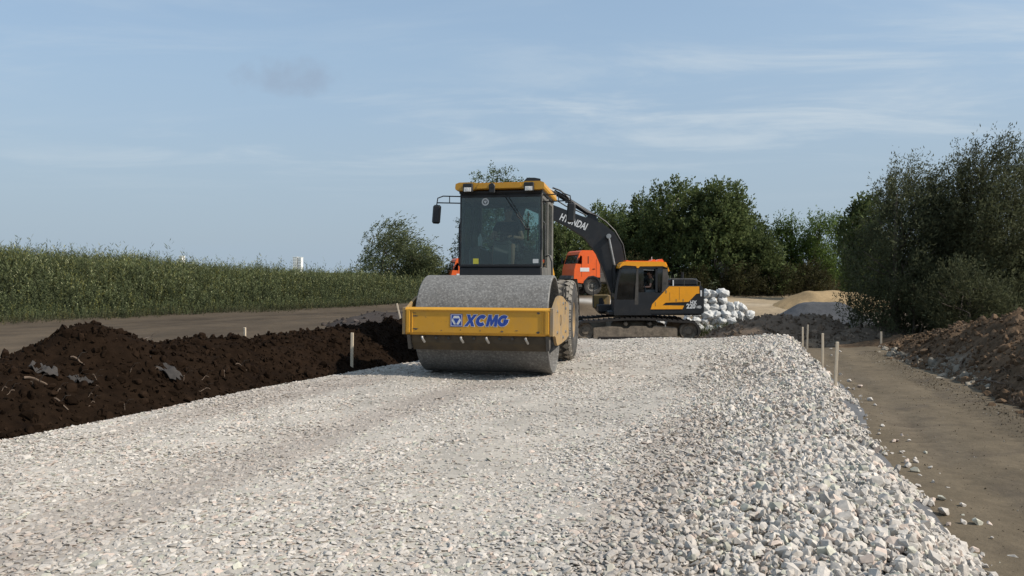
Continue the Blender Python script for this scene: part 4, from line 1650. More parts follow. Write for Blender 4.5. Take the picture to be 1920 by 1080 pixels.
def seated_person(label, loc, rot, shirt, wristL, wristR, elbowL=(-.28, -.12, .20), elbowR=(.28, -.12, .20), head=(0, -.06, .70)):
    root = empty('person', loc, rot)
    tag(root, label, 'person')
    hx, hy, hz = head
    V = [(0, 0, 0, .13, .12), (0, -.01, .16, .125, .11), (0, -.02, .34, .15, .12), (0, -.02, .47, .10, .09), (0, -.03, .55, .055), (hx * .6, hy + .02, hz - .07, .065, .07),
         (hx, hy, hz, .078, .095), (hx, hy + .01, hz + .075, .062, .08)]
    E = [(0, 1), (1, 2), (2, 3), (3, 4), (4, 5), (5, 6), (6, 7)]

    def addv(p, r, to):
        V.append((*p, r))
        E.append((to, len(V) - 1))
        return len(V) - 1
    nose = addv((hx, hy - .115, hz - .01), .014, 6)
    for s, wr, el in ((-1, wristL, elbowL), (1, wristR, elbowR)):
        addv((hx + s * .085, hy + .01, hz - .005), .016, 6)
        a = addv((s * .18, -.02, .46), .072, 3)
        b = addv(((s * .18 + el[0]) / 2, (el[1] - .02) / 2, (.46 + el[2]) / 2), .056, a)
        c = addv(el, .046, b)
        d = addv(((el[0] + wr[0]) / 2, (el[1] + wr[1]) / 2, (el[2] + wr[2]) / 2), .041, c)
        e = addv(wr, .027, d)
        dr = (Vector(wr) - Vector(el)).normalized()
        sd = Vector((-s, 0, 0))
        sd = (sd - dr * sd.dot(dr)).normalized()
        dn = dr.cross(sd) * (1 if dr.cross(sd).z < 0 else -1)
        w = Vector(wr)
        pm = w + dr * .055
        f = addv(tuple(pm), .03, e)
        for q, (off, ln) in enumerate(((-.028, .070), (-.009, .080), (.010, .075), (.028, .058))):
            k = addv(tuple(pm + dr * .03 + sd * off), .011, f)
            k = addv(tuple(pm + dr * (.03 + ln * .55) + sd * off + dn * .012), .0095, k)
            k = addv(tuple(pm + dr * (.03 + ln * .8) + sd * off + dn * .045), .008, k)
        k = addv(tuple(w + dr * .03 + sd * .04), .012, e)
        k = addv(tuple(w + dr * .065 + sd * .055 + dn * .02), .010, k)
        hp = addv((s * .09, -.03, -.03), .095, 0)
        th = addv((s * .13, -.24, .0), .082, hp)
        kn = addv((s * .16, -.45, .01), .062, th)
        cf = addv((s * .17, -.48, -.18), .058, kn)
        an = addv((s * .17, -.50, -.40), .038, cf)
        to = addv((s * .18, -.58, -.455), .036, an)
        addv((s * .185, -.68, -.465), .030, to)
    skin_body('body', V, E, M['skin'], root)
    sv_, se = [], []

    def t(p, r, to=None):
        sv_.append((*p, *(r if hasattr(r, '__len__') else (r,))))
        if to is not None:
            se.append((to, len(sv_) - 1))
        return len(sv_) - 1
    a = t((0, 0, .02), (.155, .145))
    b = t((0, -.01, .17), (.15, .135), a)
    c = t((0, -.02, .34), (.172, .142), b)
    d = t((0, -.02, .465), (.12, .11), c)
    for s, el in ((-1, elbowL), (1, elbowR)):
        e = t((s * .185, -.02, .455), .088, d)
        t((s * .18 + (el[0] - s * .18) * .62, -.02 + (el[1] + .02) * .62, .46 + (el[2] - .46) * .62), .072, e)
    skin_body('shirt', sv_, se, M[shirt], root)
    sv_, se = [], []
    a = t((0, 0, -.02), (.16, .15))
    for s in (-1, 1):
        e = t((s * .09, -.04, -.03), .115, a)
        f = t((s * .13, -.24, .0), .102, e)
        t((s * .15, -.40, .008), .085, f)
    skin_body('shorts', sv_, se, M['shorts'], root)
    m = MB()
    m.lathe([(.004, .128), (.05, .118), (.078, .09), (.091, .05), (.093, .01), (.088, -.03)], (0, 0, 0), 16, 'z')
    for i, p in enumerate(m.v):
        x_, y_, z_ = p
        if y_ < -.03 and z_ < .06:
            z_ = .06 + (z_ - .06) * .15
        m.v[i] = (hx + x_ * .95, hy + .012 + y_ * 1.14, hz + .012 + z_)
    o = m.build('hair', M['hair'], root, fix=False)
    for s in (-1, 1):
        MB().sphere((hx + s * .031, hy - .090, hz + .018), .0095, 8, 6).build('eye', M['white_vinyl'], root)
        q = MB()
        q.box((s * .182, -.60, -.468), (.10, .27, .09), .03)
        q.build('shoe', M['shoe'], root)
    return root


# ------------------------------------------------------------------ road roller
RYAW, RPIT = -0.185, -0.040
RLOC = Vector((-0.35, 12.0, -1.60))
roller = empty('road_roller', RLOC, (RPIT, 0, RYAW))
roller.scale = (.972, 1, 1)
tag(roller, 'yellow and black single drum road roller on the white stones', 'road roller')
RM = Matrix.Translation(RLOC) @ Euler((RPIT, 0, RYAW)).to_matrix().to_4x4()

m = MB()
m.lathe([(.775, 1.05), (.765, 1.063), (.738, 1.065), (.732, 1.05), (.732, .82), (.25, .80), (.25, .70), (0.001, .70)], (0, 0, .775), 72)
m.lathe([(.775, -1.05), (.765, -1.063), (.738, -1.065), (.732, -1.05), (.732, -.82), (.25, -.80), (.25, -.70), (0.001, -.70)], (0, 0, .775), 72)
m.lathe([(.775, -1.05), (.775, 1.05)], (0, 0, .775), 72)
drum = m.build('drum', M['drum'], roller, angle=30)
for s in (-1, 1):
    q = MB()
    q.lathe([(.001, s * .98), (.2, s * .98), (.24, s * .94), (.24, s * .72)], (0, 0, .775), 24)
    for k in range(8):
        a = k * pi / 4
        q.lathe([(.001, s * 1.005), (.022, s * 1.005), (.022, s * .98)], (0, .15 * cos(a), .775 + .15 * sin(a)), 6)
    q.build('drum_hub', M['grey_frame'], drum)

# front beam of the drum frame: a box with rolled top and bottom edges
fb = MB()
fb.prism([(-.96, .62), (-.995, .66), (-.995, .985), (-.965, 1.02), (-.85, 1.02), (-.85, .62)], -1.13, 1.13, 'x')
frame = fb.build('drum_frame', M['yellow'], roller, angle=25)
q = MB()
q.prism([(-1.012, .985), (-1.012, 1.0), (-.965, 1.034), (-.84, 1.034), (-.84, 1.022), (-.965, 1.022)], -1.13, 1.13, 'x')
q.build('top_lip', M['yellow'], frame)
for s in (-1, 1):
    q = MB()
    q.prism([(-1.004, .625), (-1.004, 1.025), (-.82, 1.04), (-.62, 1.12), (-.40, 1.195), (-.12, 1.225), (.25, 1.21), (.7, 1.14), (1.10, 1.10), (1.10, .55), (.75, .50), (.1, .47), (-.42, .46), (-.56, .50), (-.68, .60), (-.78, .62)],
            s * 1.132, s * 1.175, 'x')
    sp = q.build('side_plate', M['yellow_dusty'], frame, label='dusty side plate of the drum frame')
    # bolts and hub cover on the plate
    for (yy, zz) in ((-.55, .98), (-.55, .66), (.55, 1.02), (.55, .64), (.2, 1.1), (.2, .56)):
        b = MB()
        b.lathe([(.001, s * 1.196), (.026, s * 1.196), (.028, s * 1.172)], (0, yy, zz), 6)
        b.build('bolt', M['steel'], frame)
    b = MB()
    b.lathe([(.07, s * 1.18), (.085, s * 1.18), (.09, s * 1.172)], (0, -.08, .84), 20)
    b.prism([(.5, .92), (.53, .92), (.53, 1.10), (.60, 1.10), (.60, 1.13), (.5, 1.13)], s * 1.173, s * 1.181, 'x')
    b.build('lifting_hole', M['black_dusty'], frame)
    b = MB()                                      # end strap where beam and plate meet
    b.box((s * 1.085, -1.004, .82), (.055, .02, .34), .006)
    b.box((s * 1.02, -1.0, .82), (.014, .014, .34), .004)
    b.build('end_strap', M['yellow'], frame)
    b = MB()                                      # hanging bracket of the scraper
    b.prism([(-.98, .62), (-.80, .62), (-.78, .44), (-.90, .40)], s * 1.06, s * 1.11, 'x')
    b.build('scraper_bracket', M['black_dusty'], frame)
q = MB()
q.box((0, 1.02, .80), (2.26, .16, .40), .02)
q.box((0, 1.3, .75), (.6, .5, .35), .03)
q.build('rear_crossbeam', M['yellow_dusty'], frame)
# scraper below the beam
q = MB()
q.prism([(-.90, .50), (-.885, .50), (-.80, .395), (-.815, .39)], -1.05, 1.05, 'x')
q.prism([(-.93, .615), (-.88, .615), (-.88, .50), (-.905, .50)], -1.05, 1.05, 'x')
scr = q.build('scraper', M['mud'], frame)
for x in (-.86, -.245, .155, .76):
    b = MB()
    b.tube([(x, -.93, .60), (x, -1.0, .585), (x + .01, -1.0, .56), (x + .035, -.96, .51)], .019, 8)
    b.build('hook_bolt', M['steel'], scr)
for x in (-.65, -.45, -.05, .35, .55):
    b = MB()
    b.lathe([(.001, -.95), (.022, -.95), (.024, -.92)], (x, 0, .575), 6, 'y')
    b.build('bolt', M['black_dusty'], scr)
# chips and scratches on the beam
q = MB()
rq = random.Random(4)
for (x, z, w, h_) in ((-.98, .945, .07, .012), (-.97, .90, .09, .02), (-.97, .71, .10, .016), (-.96, .70, .06, .014), (.95, .96, .05, .03), (.95, .675, .06, .03), (-.25, .70, .012, .02), (.06, .695, .014, .025),
                      (.40, .685, .05, .02), (-.55, .69, .03, .01), (.62, .70, .04, .012), (-.7, 1.0, .12, .008), (.5, 1.0, .16, .008)):
    q.prism([(x + w * (.5 * cos(t_) * rq.uniform(.7, 1.2)), z + h_ * (.5 * sin(t_) * rq.uniform(.6, 1.3))) for t_ in [k * pi / 4 for k in range(8)]], -.9975, -.9955, 'y')
q.build('paint_chips', M['black_dusty'], frame)
# emblem and lettering
def offset_poly(P, d):
    """grow a closed outline by d"""
    n = len(P)
    A = sum(P[i][0] * P[(i + 1) % n][1] - P[(i + 1) % n][0] * P[i][1] for i in range(n))
    sg = 1 if A > 0 else -1
    out = []
    for i in range(n):
        p, c, q_ = Vector(P[i - 1]), Vector(P[i]), Vector(P[(i + 1) % n])
        a, b = (c - p).normalized(), (q_ - c).normalized()
        na, nb = Vector((a.y, -a.x)) * sg, Vector((b.y, -b.x)) * sg
        h = (na + nb)
        h = h.normalized() if h.length > 1e-4 else na
        out.append(tuple(c + h * (d / max(.45, h.dot(na)))))
    return out


def band(pts, t):
    """outline of a broad stroke along pts"""
    L, R = [], []
    n = len(pts)
    for i in range(n):
        c = Vector(pts[i])
        a = (c - Vector(pts[i - 1])).normalized() if i else (Vector(pts[1]) - c).normalized()
        b = (Vector(pts[i + 1]) - c).normalized() if i < n - 1 else a
        na, nb = Vector((-a.y, a.x)), Vector((-b.y, b.x))
        h = (na + nb).normalized()
        k = t / 2 / max(.5, h.dot(na))
        L.append(tuple(c + h * k))
        R.append(tuple(c - h * k))
    return L + R[::-1]


LET = [[(0, 0), (.33, .5), (.05, 1), (.36, 1), (.52, .70), (.70, 1), (1.02, 1), (.70, .5), (.98, 0), (.67, 0), (.51, .31), (.32, 0)],
       band([(.52 + .36 * cos(a), .5 + .345 * sin(a)) for a in [radians(42 + 276 * k / 16) for k in range(17)]], .31),
       [(0, 0), (.07, 1), (.36, 1), (.52, .52), (.70, 1), (.99, 1), (1.06, 0), (.78, 0), (.745, .50), (.60, .06), (.44, .06), (.31, .50), (.28, 0)],
       band([(.52 + .36 * cos(a), .5 + .345 * sin(a)) for a in [radians(42 + 300 * k / 16) for k in range(17)]] + [(.87, .47), (.56, .47)], .29)]
LH = .172
for k, P in enumerate(LET):
    x0_ = -.192 + k * .168

    def put(pl):
        return [(x0_ + (a * .164) + b * .035, .756 + b * LH) for a, b in pl]
    PP = put(P)
    MB().prism(offset_poly(PP, .0075), -.9972, -.9952, 'y').build('letter_outline', M['decal_white'], frame, smooth=False)
    MB().prism(PP, -.9995, -.9974, 'y').build('letter', M['blue_paint'], frame, smooth=False)
q = MB()
q.box((-.315, -.9972, .842), (.192, .003, .192))
q.build('emblem_square', M['blue_paint'], frame, smooth=False)


def ngon(cx, cz, pts, y0, y1, name, mm, par):
    MB().prism([(cx + a, cz + b) for a, b in pts], y0, y1, 'y').build(name, mm, par, smooth=False)


for (x0, z0, x1, z1, w_) in ((-.08, .08, .08, .08, 0), ):
    pass
q = MB()
for (a, b, c, d_) in ((-.315, .842 + .083, .168, .007), (-.315, .842 - .083, .168, .007), (-.315 - .083, .842, .007, .168), (-.315 + .083, .842, .007, .168)):
    q.box((a, -.9998, b), (c, .002, d_))
q.build('emblem_border', M['decal_white'], frame, smooth=False)
ngon(-.315, .842, ((-.038, .066), (.038, .066), (.074, 0), (.036, -.062), (-.036, -.062), (-.074, 0)), -1.0008, -.9986, 'emblem_hexagon', M['decal_white'], frame)
ngon(-.315, .842, ((-.052, .030), (.052, .030), (.012, -.04), (-.012, -.04)), -1.0028, -1.0010, 'emblem_triangle', M['blue_paint'], frame)
ngon(-.315, .842, ((-.006, -.036), (.006, -.036), (.006, -.060), (-.006, -.060)), -1.0029, -1.0011, 'emblem_foot', M['blue_paint'], frame)

# rear wheels with diamond tread
for s in (-1, 1):
    cx_, cy_, cz_ = s * .80, 3.0, .775
    q = MB()
    prof = [(.34, -.24), (.42, -.285), (.58, -.30), (.70, -.285), (.745, -.245), (.762, -.12), (.765, 0), (.762, .12), (.745, .245), (.70, .285), (.58, .30), (.42, .285), (.34, .24)]
    q.lathe(prof, (cx_, cy_, cz_), 56)
    wh = empty('rear_wheel')
    wh.parent = roller
    tyre = q.build('tyre', M['rubber'], wh, angle=50)
    lg = MB()
    NN = 28
    for k in range(NN):
        for row, (xc, hw) in enumerate(((-.2, .085), (0, .085), (.2, .085))):
            a = 2 * pi * (k + (.5 if row % 2 else 0)) / NN
            da = 2 * pi / NN * .43
            tt = []
            for (u_, w_) in ((-1, 0), (0, -1), (1, 0), (0, 1)):
                tt.append((xc + u_ * hw, a + w_ * da))
            vs = []
            for lv_, rr_ in ((0, .755), (1, .792)):
                for (xx, aa) in tt:
                    rad = rr_ - (.03 if abs(xx) > .2 else 0)
                    vs.append((cx_ + xx * (.94 if lv_ else 1), cy_ + rad * cos(aa), cz_ + rad * sin(aa)))
            lg.add(vs, [(3, 2, 1, 0), (4, 5, 6, 7), (0, 1, 5, 4), (1, 2, 6, 5), (2, 3, 7, 6), (3, 0, 4, 7)])
    for k in range(NN):
        for sd in (-1, 1):
            a = 2 * pi * (k + .5) / NN
            da = 2 * pi / NN * .30
            vs = []
            for lv_ in (0, 1):
                for (xx, rr_) in ((.215, .762), (.275, .72)):
                    for w_ in (-1, 1):
                        rad = rr_ + .022 * lv_
                        vs.append((cx_ + sd * (xx + .012 * lv_), cy_ + rad * cos(a + w_ * da), cz_ + rad * sin(a + w_ * da)))
            lg.add(vs, [(0, 1, 3, 2), (4, 6, 7, 5), (0, 4, 5, 1), (2, 3, 7, 6), (0, 2, 6, 4), (1, 5, 7, 3)])
    lg.build('tread', M['lug'], tyre, smooth=False)
    q = MB()
    q.lathe([(.001, s * .10), (.10, s * .10), (.12, s * .06), (.26, s * .03), (.30, s * .16), (.345, s * .245), (.36, s * .255), (.36, s * .20)], (cx_, cy_, cz_), 32)
    rim = q.build('rim', M['yellow_dusty'], wh)
    for k in range(8):
        a = k * pi / 4
        MB().lathe([(.001, s * .10), (.018, s * .10), (.018, s * .04)], (cx_, cy_ + .19 * cos(a), cz_ + .19 * sin(a)), 6).build('wheel_nut', M['steel'], rim)

# rear chassis, bonnet, steps
q = MB()
q.box((0, 1.75, .95), (.7, .9, .5), .04)
q.box((0, 3.3, 1.05), (.95, 3.0, .55), .05)
q.box((-.1, 2.35, 1.42), (1.5, 1.7, .22), .03)
q.tube([(0, 3.0, .775), (.62, 3.0, .775)], .16, 16)
q.tube([(0, 3.0, .775), (-.62, 3.0, .775)], .16, 16)
q.build('chassis', M['black_dusty'], roller)
q = MB()
q.prism([(3.25, 1.3), (3.25, 2.05), (4.4, 1.98), (4.85, 1.75), (4.9, 1.2)], -.78, .42, 'x')
hood = q.build('bonnet', M['yellow'], roller)
for k in range(6):
    for s in (-1, 1):
        MB().box((s * .605 - .18, 3.9 + k * .09, 1.65), (.012, .05, .32), .003).build('vent_slat', M['black'], hood)
for s in (-1, 1):
    q = MB()
    q.tube([(s * 1.0, 1.75, .55), (s * 1.0, 1.75, 1.4)], .018, 6)
    q.tube([(s * 1.0, 2.1, .55), (s * 1.0, 2.1, 1.4)], .018, 6)
    for z in (.56, .86, 1.15):
        q.box((s * 1.0, 1.925, z), (.22, .36, .03), .006)
    q.build('step_ladder', M['black_dusty'], roller)
# fender over each wheel
for s in (-1, 1):
    q = MB()
    q.lathe([(.85, s * .50), (.85, s * 1.10), (.87, s * 1.10), (.87, s * .50)], (0, 3.0, .775), 14, 'x', True, radians(5), radians(70))
    q.build('mudguard', M['black_dusty'], roller)

# cab
CX0, CX1, CY0, CY1 = -.965, .615, 1.58, 3.12
CZ0, CZF, CZR = 1.56, 1.78, 3.11
cab = empty('cab')
cab.parent = roller
cxm = (CX0 + CX1) / 2


def cab_part(name, mm, fn, **k):
    q = MB()
    fn(q)
    return q.build(name, mm, cab, **k)


cab_part('floor', M['black'], lambda q: q.box((cxm, (CY0 + CY1) / 2, 1.60), (CX1 - CX0 - .04, CY1 - CY0 - .04, .07), .01))
cab_part('front_panel', M['plastic'], lambda q: (q.box((cxm, CY0 + .015, 1.66), (CX1 - CX0, .07, .20), .02), q.box((cxm, CY0 - .005, 1.768), (CX1 - CX0 - .02, .05, .016), .004)))
for s, x in ((-1, CX0 + .035), (1, CX1 - .035)):
    cab_part('front_pillar', M['grey_frame'], lambda q: q.prism([(x - .035, 1.56), (x + .035, 1.56), (x + .035, 3.14), (x - .035, 3.14)], CY0, CY0 + .09, 'y'))
    cab_part('rear_pillar', M['grey_frame'], lambda q: q.box((x, CY1 - .05, 2.34), (.075, .10, 1.58), .015))
    cab_part('middle_pillar', M['grey_frame'], lambda q: q.box((x, 2.45, 2.34), (.06, .07, 1.56), .012))
    dr = cab_part('door', M['grey_frame'], lambda q: (q.box((x, 2.05, 1.66), (.05, .74, .22), .012), q.box((x, 2.05, 3.06), (.05, .74, .08), .012),
                                                      q.box((x, 2.80, 1.80), (.05, .58, .50), .012), q.box((x, 2.80, 3.06), (.05, .58, .08), .012)))
    g = MB()
    g.box((x, 2.06, 2.40), (.006, .72, 1.26))
    g.build('side_window', M['glass'], cab, smooth=False)
    g = MB()
    g.box((x, 2.79, 2.54), (.006, .56, .96))
    g.build('side_window', M['glass'], cab, smooth=False)
    q = MB()
    q.tube([(x + s * .035, CY0 + .10, 1.75), (x + s * .075, CY0 + .10, 1.80), (x + s * .075, CY0 + .10, 2.55), (x + s * .035, CY0 + .10, 2.6)], .013, 6)
    q.build('grab_rail', M['black'], cab)
    q = MB()
    for z in (1.8, 2.5, 2.95):
        q.box((x + s * .04, CY0 + .20, z), (.03, .06, .07), .006)
    q.build('door_hinge', M['black'], cab)
cab_part('front_header', M['plastic'], lambda q: q.box((cxm, CY0 + .03, 3.12), (CX1 - CX0 - .01, .10, .07), .01))
cab_part('rear_panel', M['grey_frame'], lambda q: (q.box((cxm, CY1 - .03, 1.85), (CX1 - CX0 - .16, .05, .56), .01), q.box((cxm, CY1 - .03, 3.08), (CX1 - CX0 - .16, .05, .10), .01)))
ws = MB()
ws.box((cxm, CY0 - .012, 2.425), (CX1 - CX0 - .03, .008, 1.30))
wind = ws.build('windscreen', M['glass'], cab, smooth=False)
g = MB()
g.box((cxm, CY1 - .03, 2.58), (CX1 - CX0 - .16, .006, .90))
g.build('rear_window', M['glass'], cab, smooth=False)
q = MB()
bw = .03
for (a, b, c, d_) in ((cxm, 1.79, CX1 - CX0 - .02, bw), (cxm, 3.06, CX1 - CX0 - .02, .05), (CX0 + .02, 2.425, .022, 1.28), (CX1 - .02, 2.425, .022, 1.28)):
    q.box((a, CY0 - .013, b), (c, .014, d_), .004)
q.build('window_seal', M['plastic'], cab)
# wiper
q = MB()
q.tube([(-.13, CY0 - .03, 3.11), (.33, CY0 - .045, 2.44)], .011, 6)
q.tube([(-.07, CY0 - .03, 3.11), (.37, CY0 - .045, 2.45)], .008, 6)
q.box((.35, CY0 - .045, 2.44), (.10, .025, .03), .005)
wip = q.build('wiper_arm', M['plastic'], cab)
MB().box((.355, CY0 - .04, 2.50), (.018, .03, .54), .004).build('wiper_blade', M['plastic'], wip)
# stickers
MB().box((-.645, CY0 - .020, 1.862), (.105, .003, .10)).build('warning_sticker', M['sticker_yellow'], cab, smooth=False, label='yellow warning sticker low on the windscreen')
MB().box((.50, CY0 - .020, 1.862), (.105, .003, .075)).build('white_sticker', M['decal_white'], cab, smooth=False, label='white sticker low on the windscreen')
q = MB()
q.lathe([(.045, -.001), (.07, -.001), (.07, .001), (.045, .001)], (-.47, CY0 - .019, 2.955), 20, 'y', True)
q.build('round_sticker', M['decal_white'], cab)
ngon(-.47, 2.955, ((-.035, .022), (.035, .022), (.008, -.03), (-.008, -.03)), CY0 - .021, CY0 - .018, 'sticker_triangle', M['decal_white'], cab)
# roof
q = MB()
q.prism([(CX0 - .06, 3.20), (CX0 - .045, 3.165), (CX0 + .02, 3.15), (CX0 + .24, 3.15), (CX0 + .34, 3.175), (CX1 - .34, 3.175), (CX1 - .24, 3.15), (CX1 - .02, 3.15), (CX1 + .045, 3.165), (CX1 + .06, 3.20), (CX1 + .05, 3.275), (CX1 - .02, 3.30), (CX1 - .30, 3.30),
         (CX1 - .36, 3.285), (CX0 + .36, 3.285), (CX0 + .30, 3.30), (CX0 + .02, 3.30), (CX0 - .05, 3.275)], CY0 - .16, CY1 + .10, 'y')
roof = q.build('roof', M['yellow'], cab, angle=20)
q = MB()
q.box((cxm, (CY0 + CY1) / 2, 3.135), (CX1 - CX0 + .02, CY1 - CY0 + .10, .05), .01)
q.build('roof_lining', M['plastic'], cab)
q = MB()
q.prism([(CX0 + .36, 3.182), (CX1 - .36, 3.182), (CX1 - .40, 3.27), (CX0 + .40, 3.27)], CY0 - .175, CY0 - .158, 'y')
q.build('roof_front_panel', M['yellow'], roof)
for x in (CX0 + .20, CX1 - .22):
    q = MB()
    q.box((x, CY0 - .19, 3.19), (.185, .09, .16), .012)
    lb = q.build('work_light', M['plastic'], cab)
    q = MB()
    q.box((x, CY0 - .237, 3.155), (.135, .012, .075), .004)
    q.lathe([(.001, -.246), (.028, -.246), (.034, -.238)], (x, CY0, 3.155), 12, 'y')
    q.build('lens', M['lamp'], lb)
q = MB()
q.lathe([(.001, 0), (.05, 0), (.062, .01), (.062, .06)], (-.31, CY0 - .19, 3.215), 20, 'y')
q.box((-.31, CY0 - .165, 3.15), (.115, .05, .11), .01)
q.build('horn', M['plastic'], cab)
# mirrors
for s in (-1, 1):
    xb = CX0 if s < 0 else CX1
    xm = -1.405 if s < 0 else 1.165
    q = MB()
    q.tube([(xb, CY0 + .04, 3.07), (xm - s * .12, CY0 - .06, 3.07), (xm - s * .02, CY0 - .08, 3.03), (xm, CY0 - .08, 2.90)], .012, 6)
    q.tube([(xb, CY0 + .04, 2.945), (xm - s * .02, CY0 - .08, 2.945)], .012, 6)
    q.tube([(xm - s * .24, CY0 - .035, 3.06), (xm - s * .24, CY0 - .035, 2.945)], .009, 6)
    arm = q.build('mirror_arm', M['plastic'], cab)
    q = MB()
    q.box((xm, CY0 - .08, 2.73), (.16, .07, .35), .03, rot=(0, radians(4), 0))
    mi = q.build('mirror', M['plastic'], arm)
    MB().box((xm, CY0 - .04, 2.73), (.13, .012, .31), .004, rot=(0, radians(4), 0)).build('mirror_glass', M['steel'], mi)
# hoses at the right hand side of the cab
q = MB()
q.tube([(CX1 + .02, 1.75, 1.95), (CX1 + .12, 1.7, 1.97), (CX1 + .17, 1.68, 1.85), (CX1 + .18, 1.68, 1.45)], .014, 6)
q.build('hose', M['plastic'], cab)
# inside the cab
ins = MB()
ins.box((-.21, 2.62, 2.02), (.52, .50, .14), .04)
ins.box((-.21, 2.87, 2.38), (.50, .13, .66), .05, rot=(radians(-8), 0, 0))
ins.box((-.21, 2.93, 2.78), (.26, .09, .16), .04)
ins.box((-.21, 2.62, 1.80), (.38, .40, .32), .03)
ins.box((-.21 - .32, 2.60, 2.18), (.09, .40, .06), .02)
ins.box((-.21 + .32, 2.60, 2.18), (.09, .40, .06), .02)
ins.build('driver_seat', M['seat'], cab)
q = MB()
q.prism([(1.75, 1.63), (1.75, 1.95), (1.88, 2.20), (2.02, 2.20), (2.05, 1.63)], -.36, -.06, 'x')
q.box((-.21, 1.95, 2.22), (.34, .16, .10), .03)
q.build('steering_column', M['dash'], cab)
q = MB()
c_ = Vector((-.21, 2.02, 2.34))
pts = [c_ + Vector((.19 * cos(a), .15 * sin(a), .09 * sin(a))) for a in [k * pi / 12 for k in range(25)]]
q.tube(pts, .014, 6, caps=False)
q.tube([c_ + Vector((-.18, 0, 0)), c_, c_ + Vector((.18, 0, 0))], .012, 6)
q.tube([c_, c_ + Vector((0, -.02, -.1))], .025, 8)
q.build('steering_wheel', M['plastic'], cab)
q = MB()
q.box((-.78, 2.4, 1.90), (.24, .8, .52), .04)
q.box((.45, 2.5, 1.85), (.22, .9, .42), .04)
q.tube([(.42, 2.2, 2.05), (.42, 2.15, 2.28)], .012, 6)
q.build('side_console', M['dash'], cab)
p = RM @ Vector((-.215, 2.56, 2.17))
seated_person('man in dark shirt and shorts steering the road roller', p, (RPIT, 0, RYAW), 'shirt', (-.165, -.42, .20), (.165, -.42, .19), (-.30, -.14, .19), (.31, -.14, .17), (.015, -.06, .70))
# bottle on the console
q = MB()
q.lathe([(.001, 0), (.04, 0), (.042, .02), (.042, .16), (.015, .21), (.015, .24), (.001, .24)], (0, 0, 0), 16, 'z')
o = q.build('drink_bottle', M['white_vinyl'])
o.location = RM @ Vector((-.66, 2.05, 2.175))
tag(o, 'pale bottle standing on the console inside the roller cab', 'bottle')

# ------------------------------------------------------------------ excavator
EXC = Vector((4.95, 31.0, -2.80))
EZ = -EXC.z
exc = empty('excavator', EXC, (0, 0, 0))
tag(exc, 'black and orange crawler excavator behind the end of the stone road', 'excavator')


def ex(px, py, yl):
    s = F / (EXC.y + yl)
    return ((px - 960) / s - EXC.x, (HZ - py) / s + EZ)


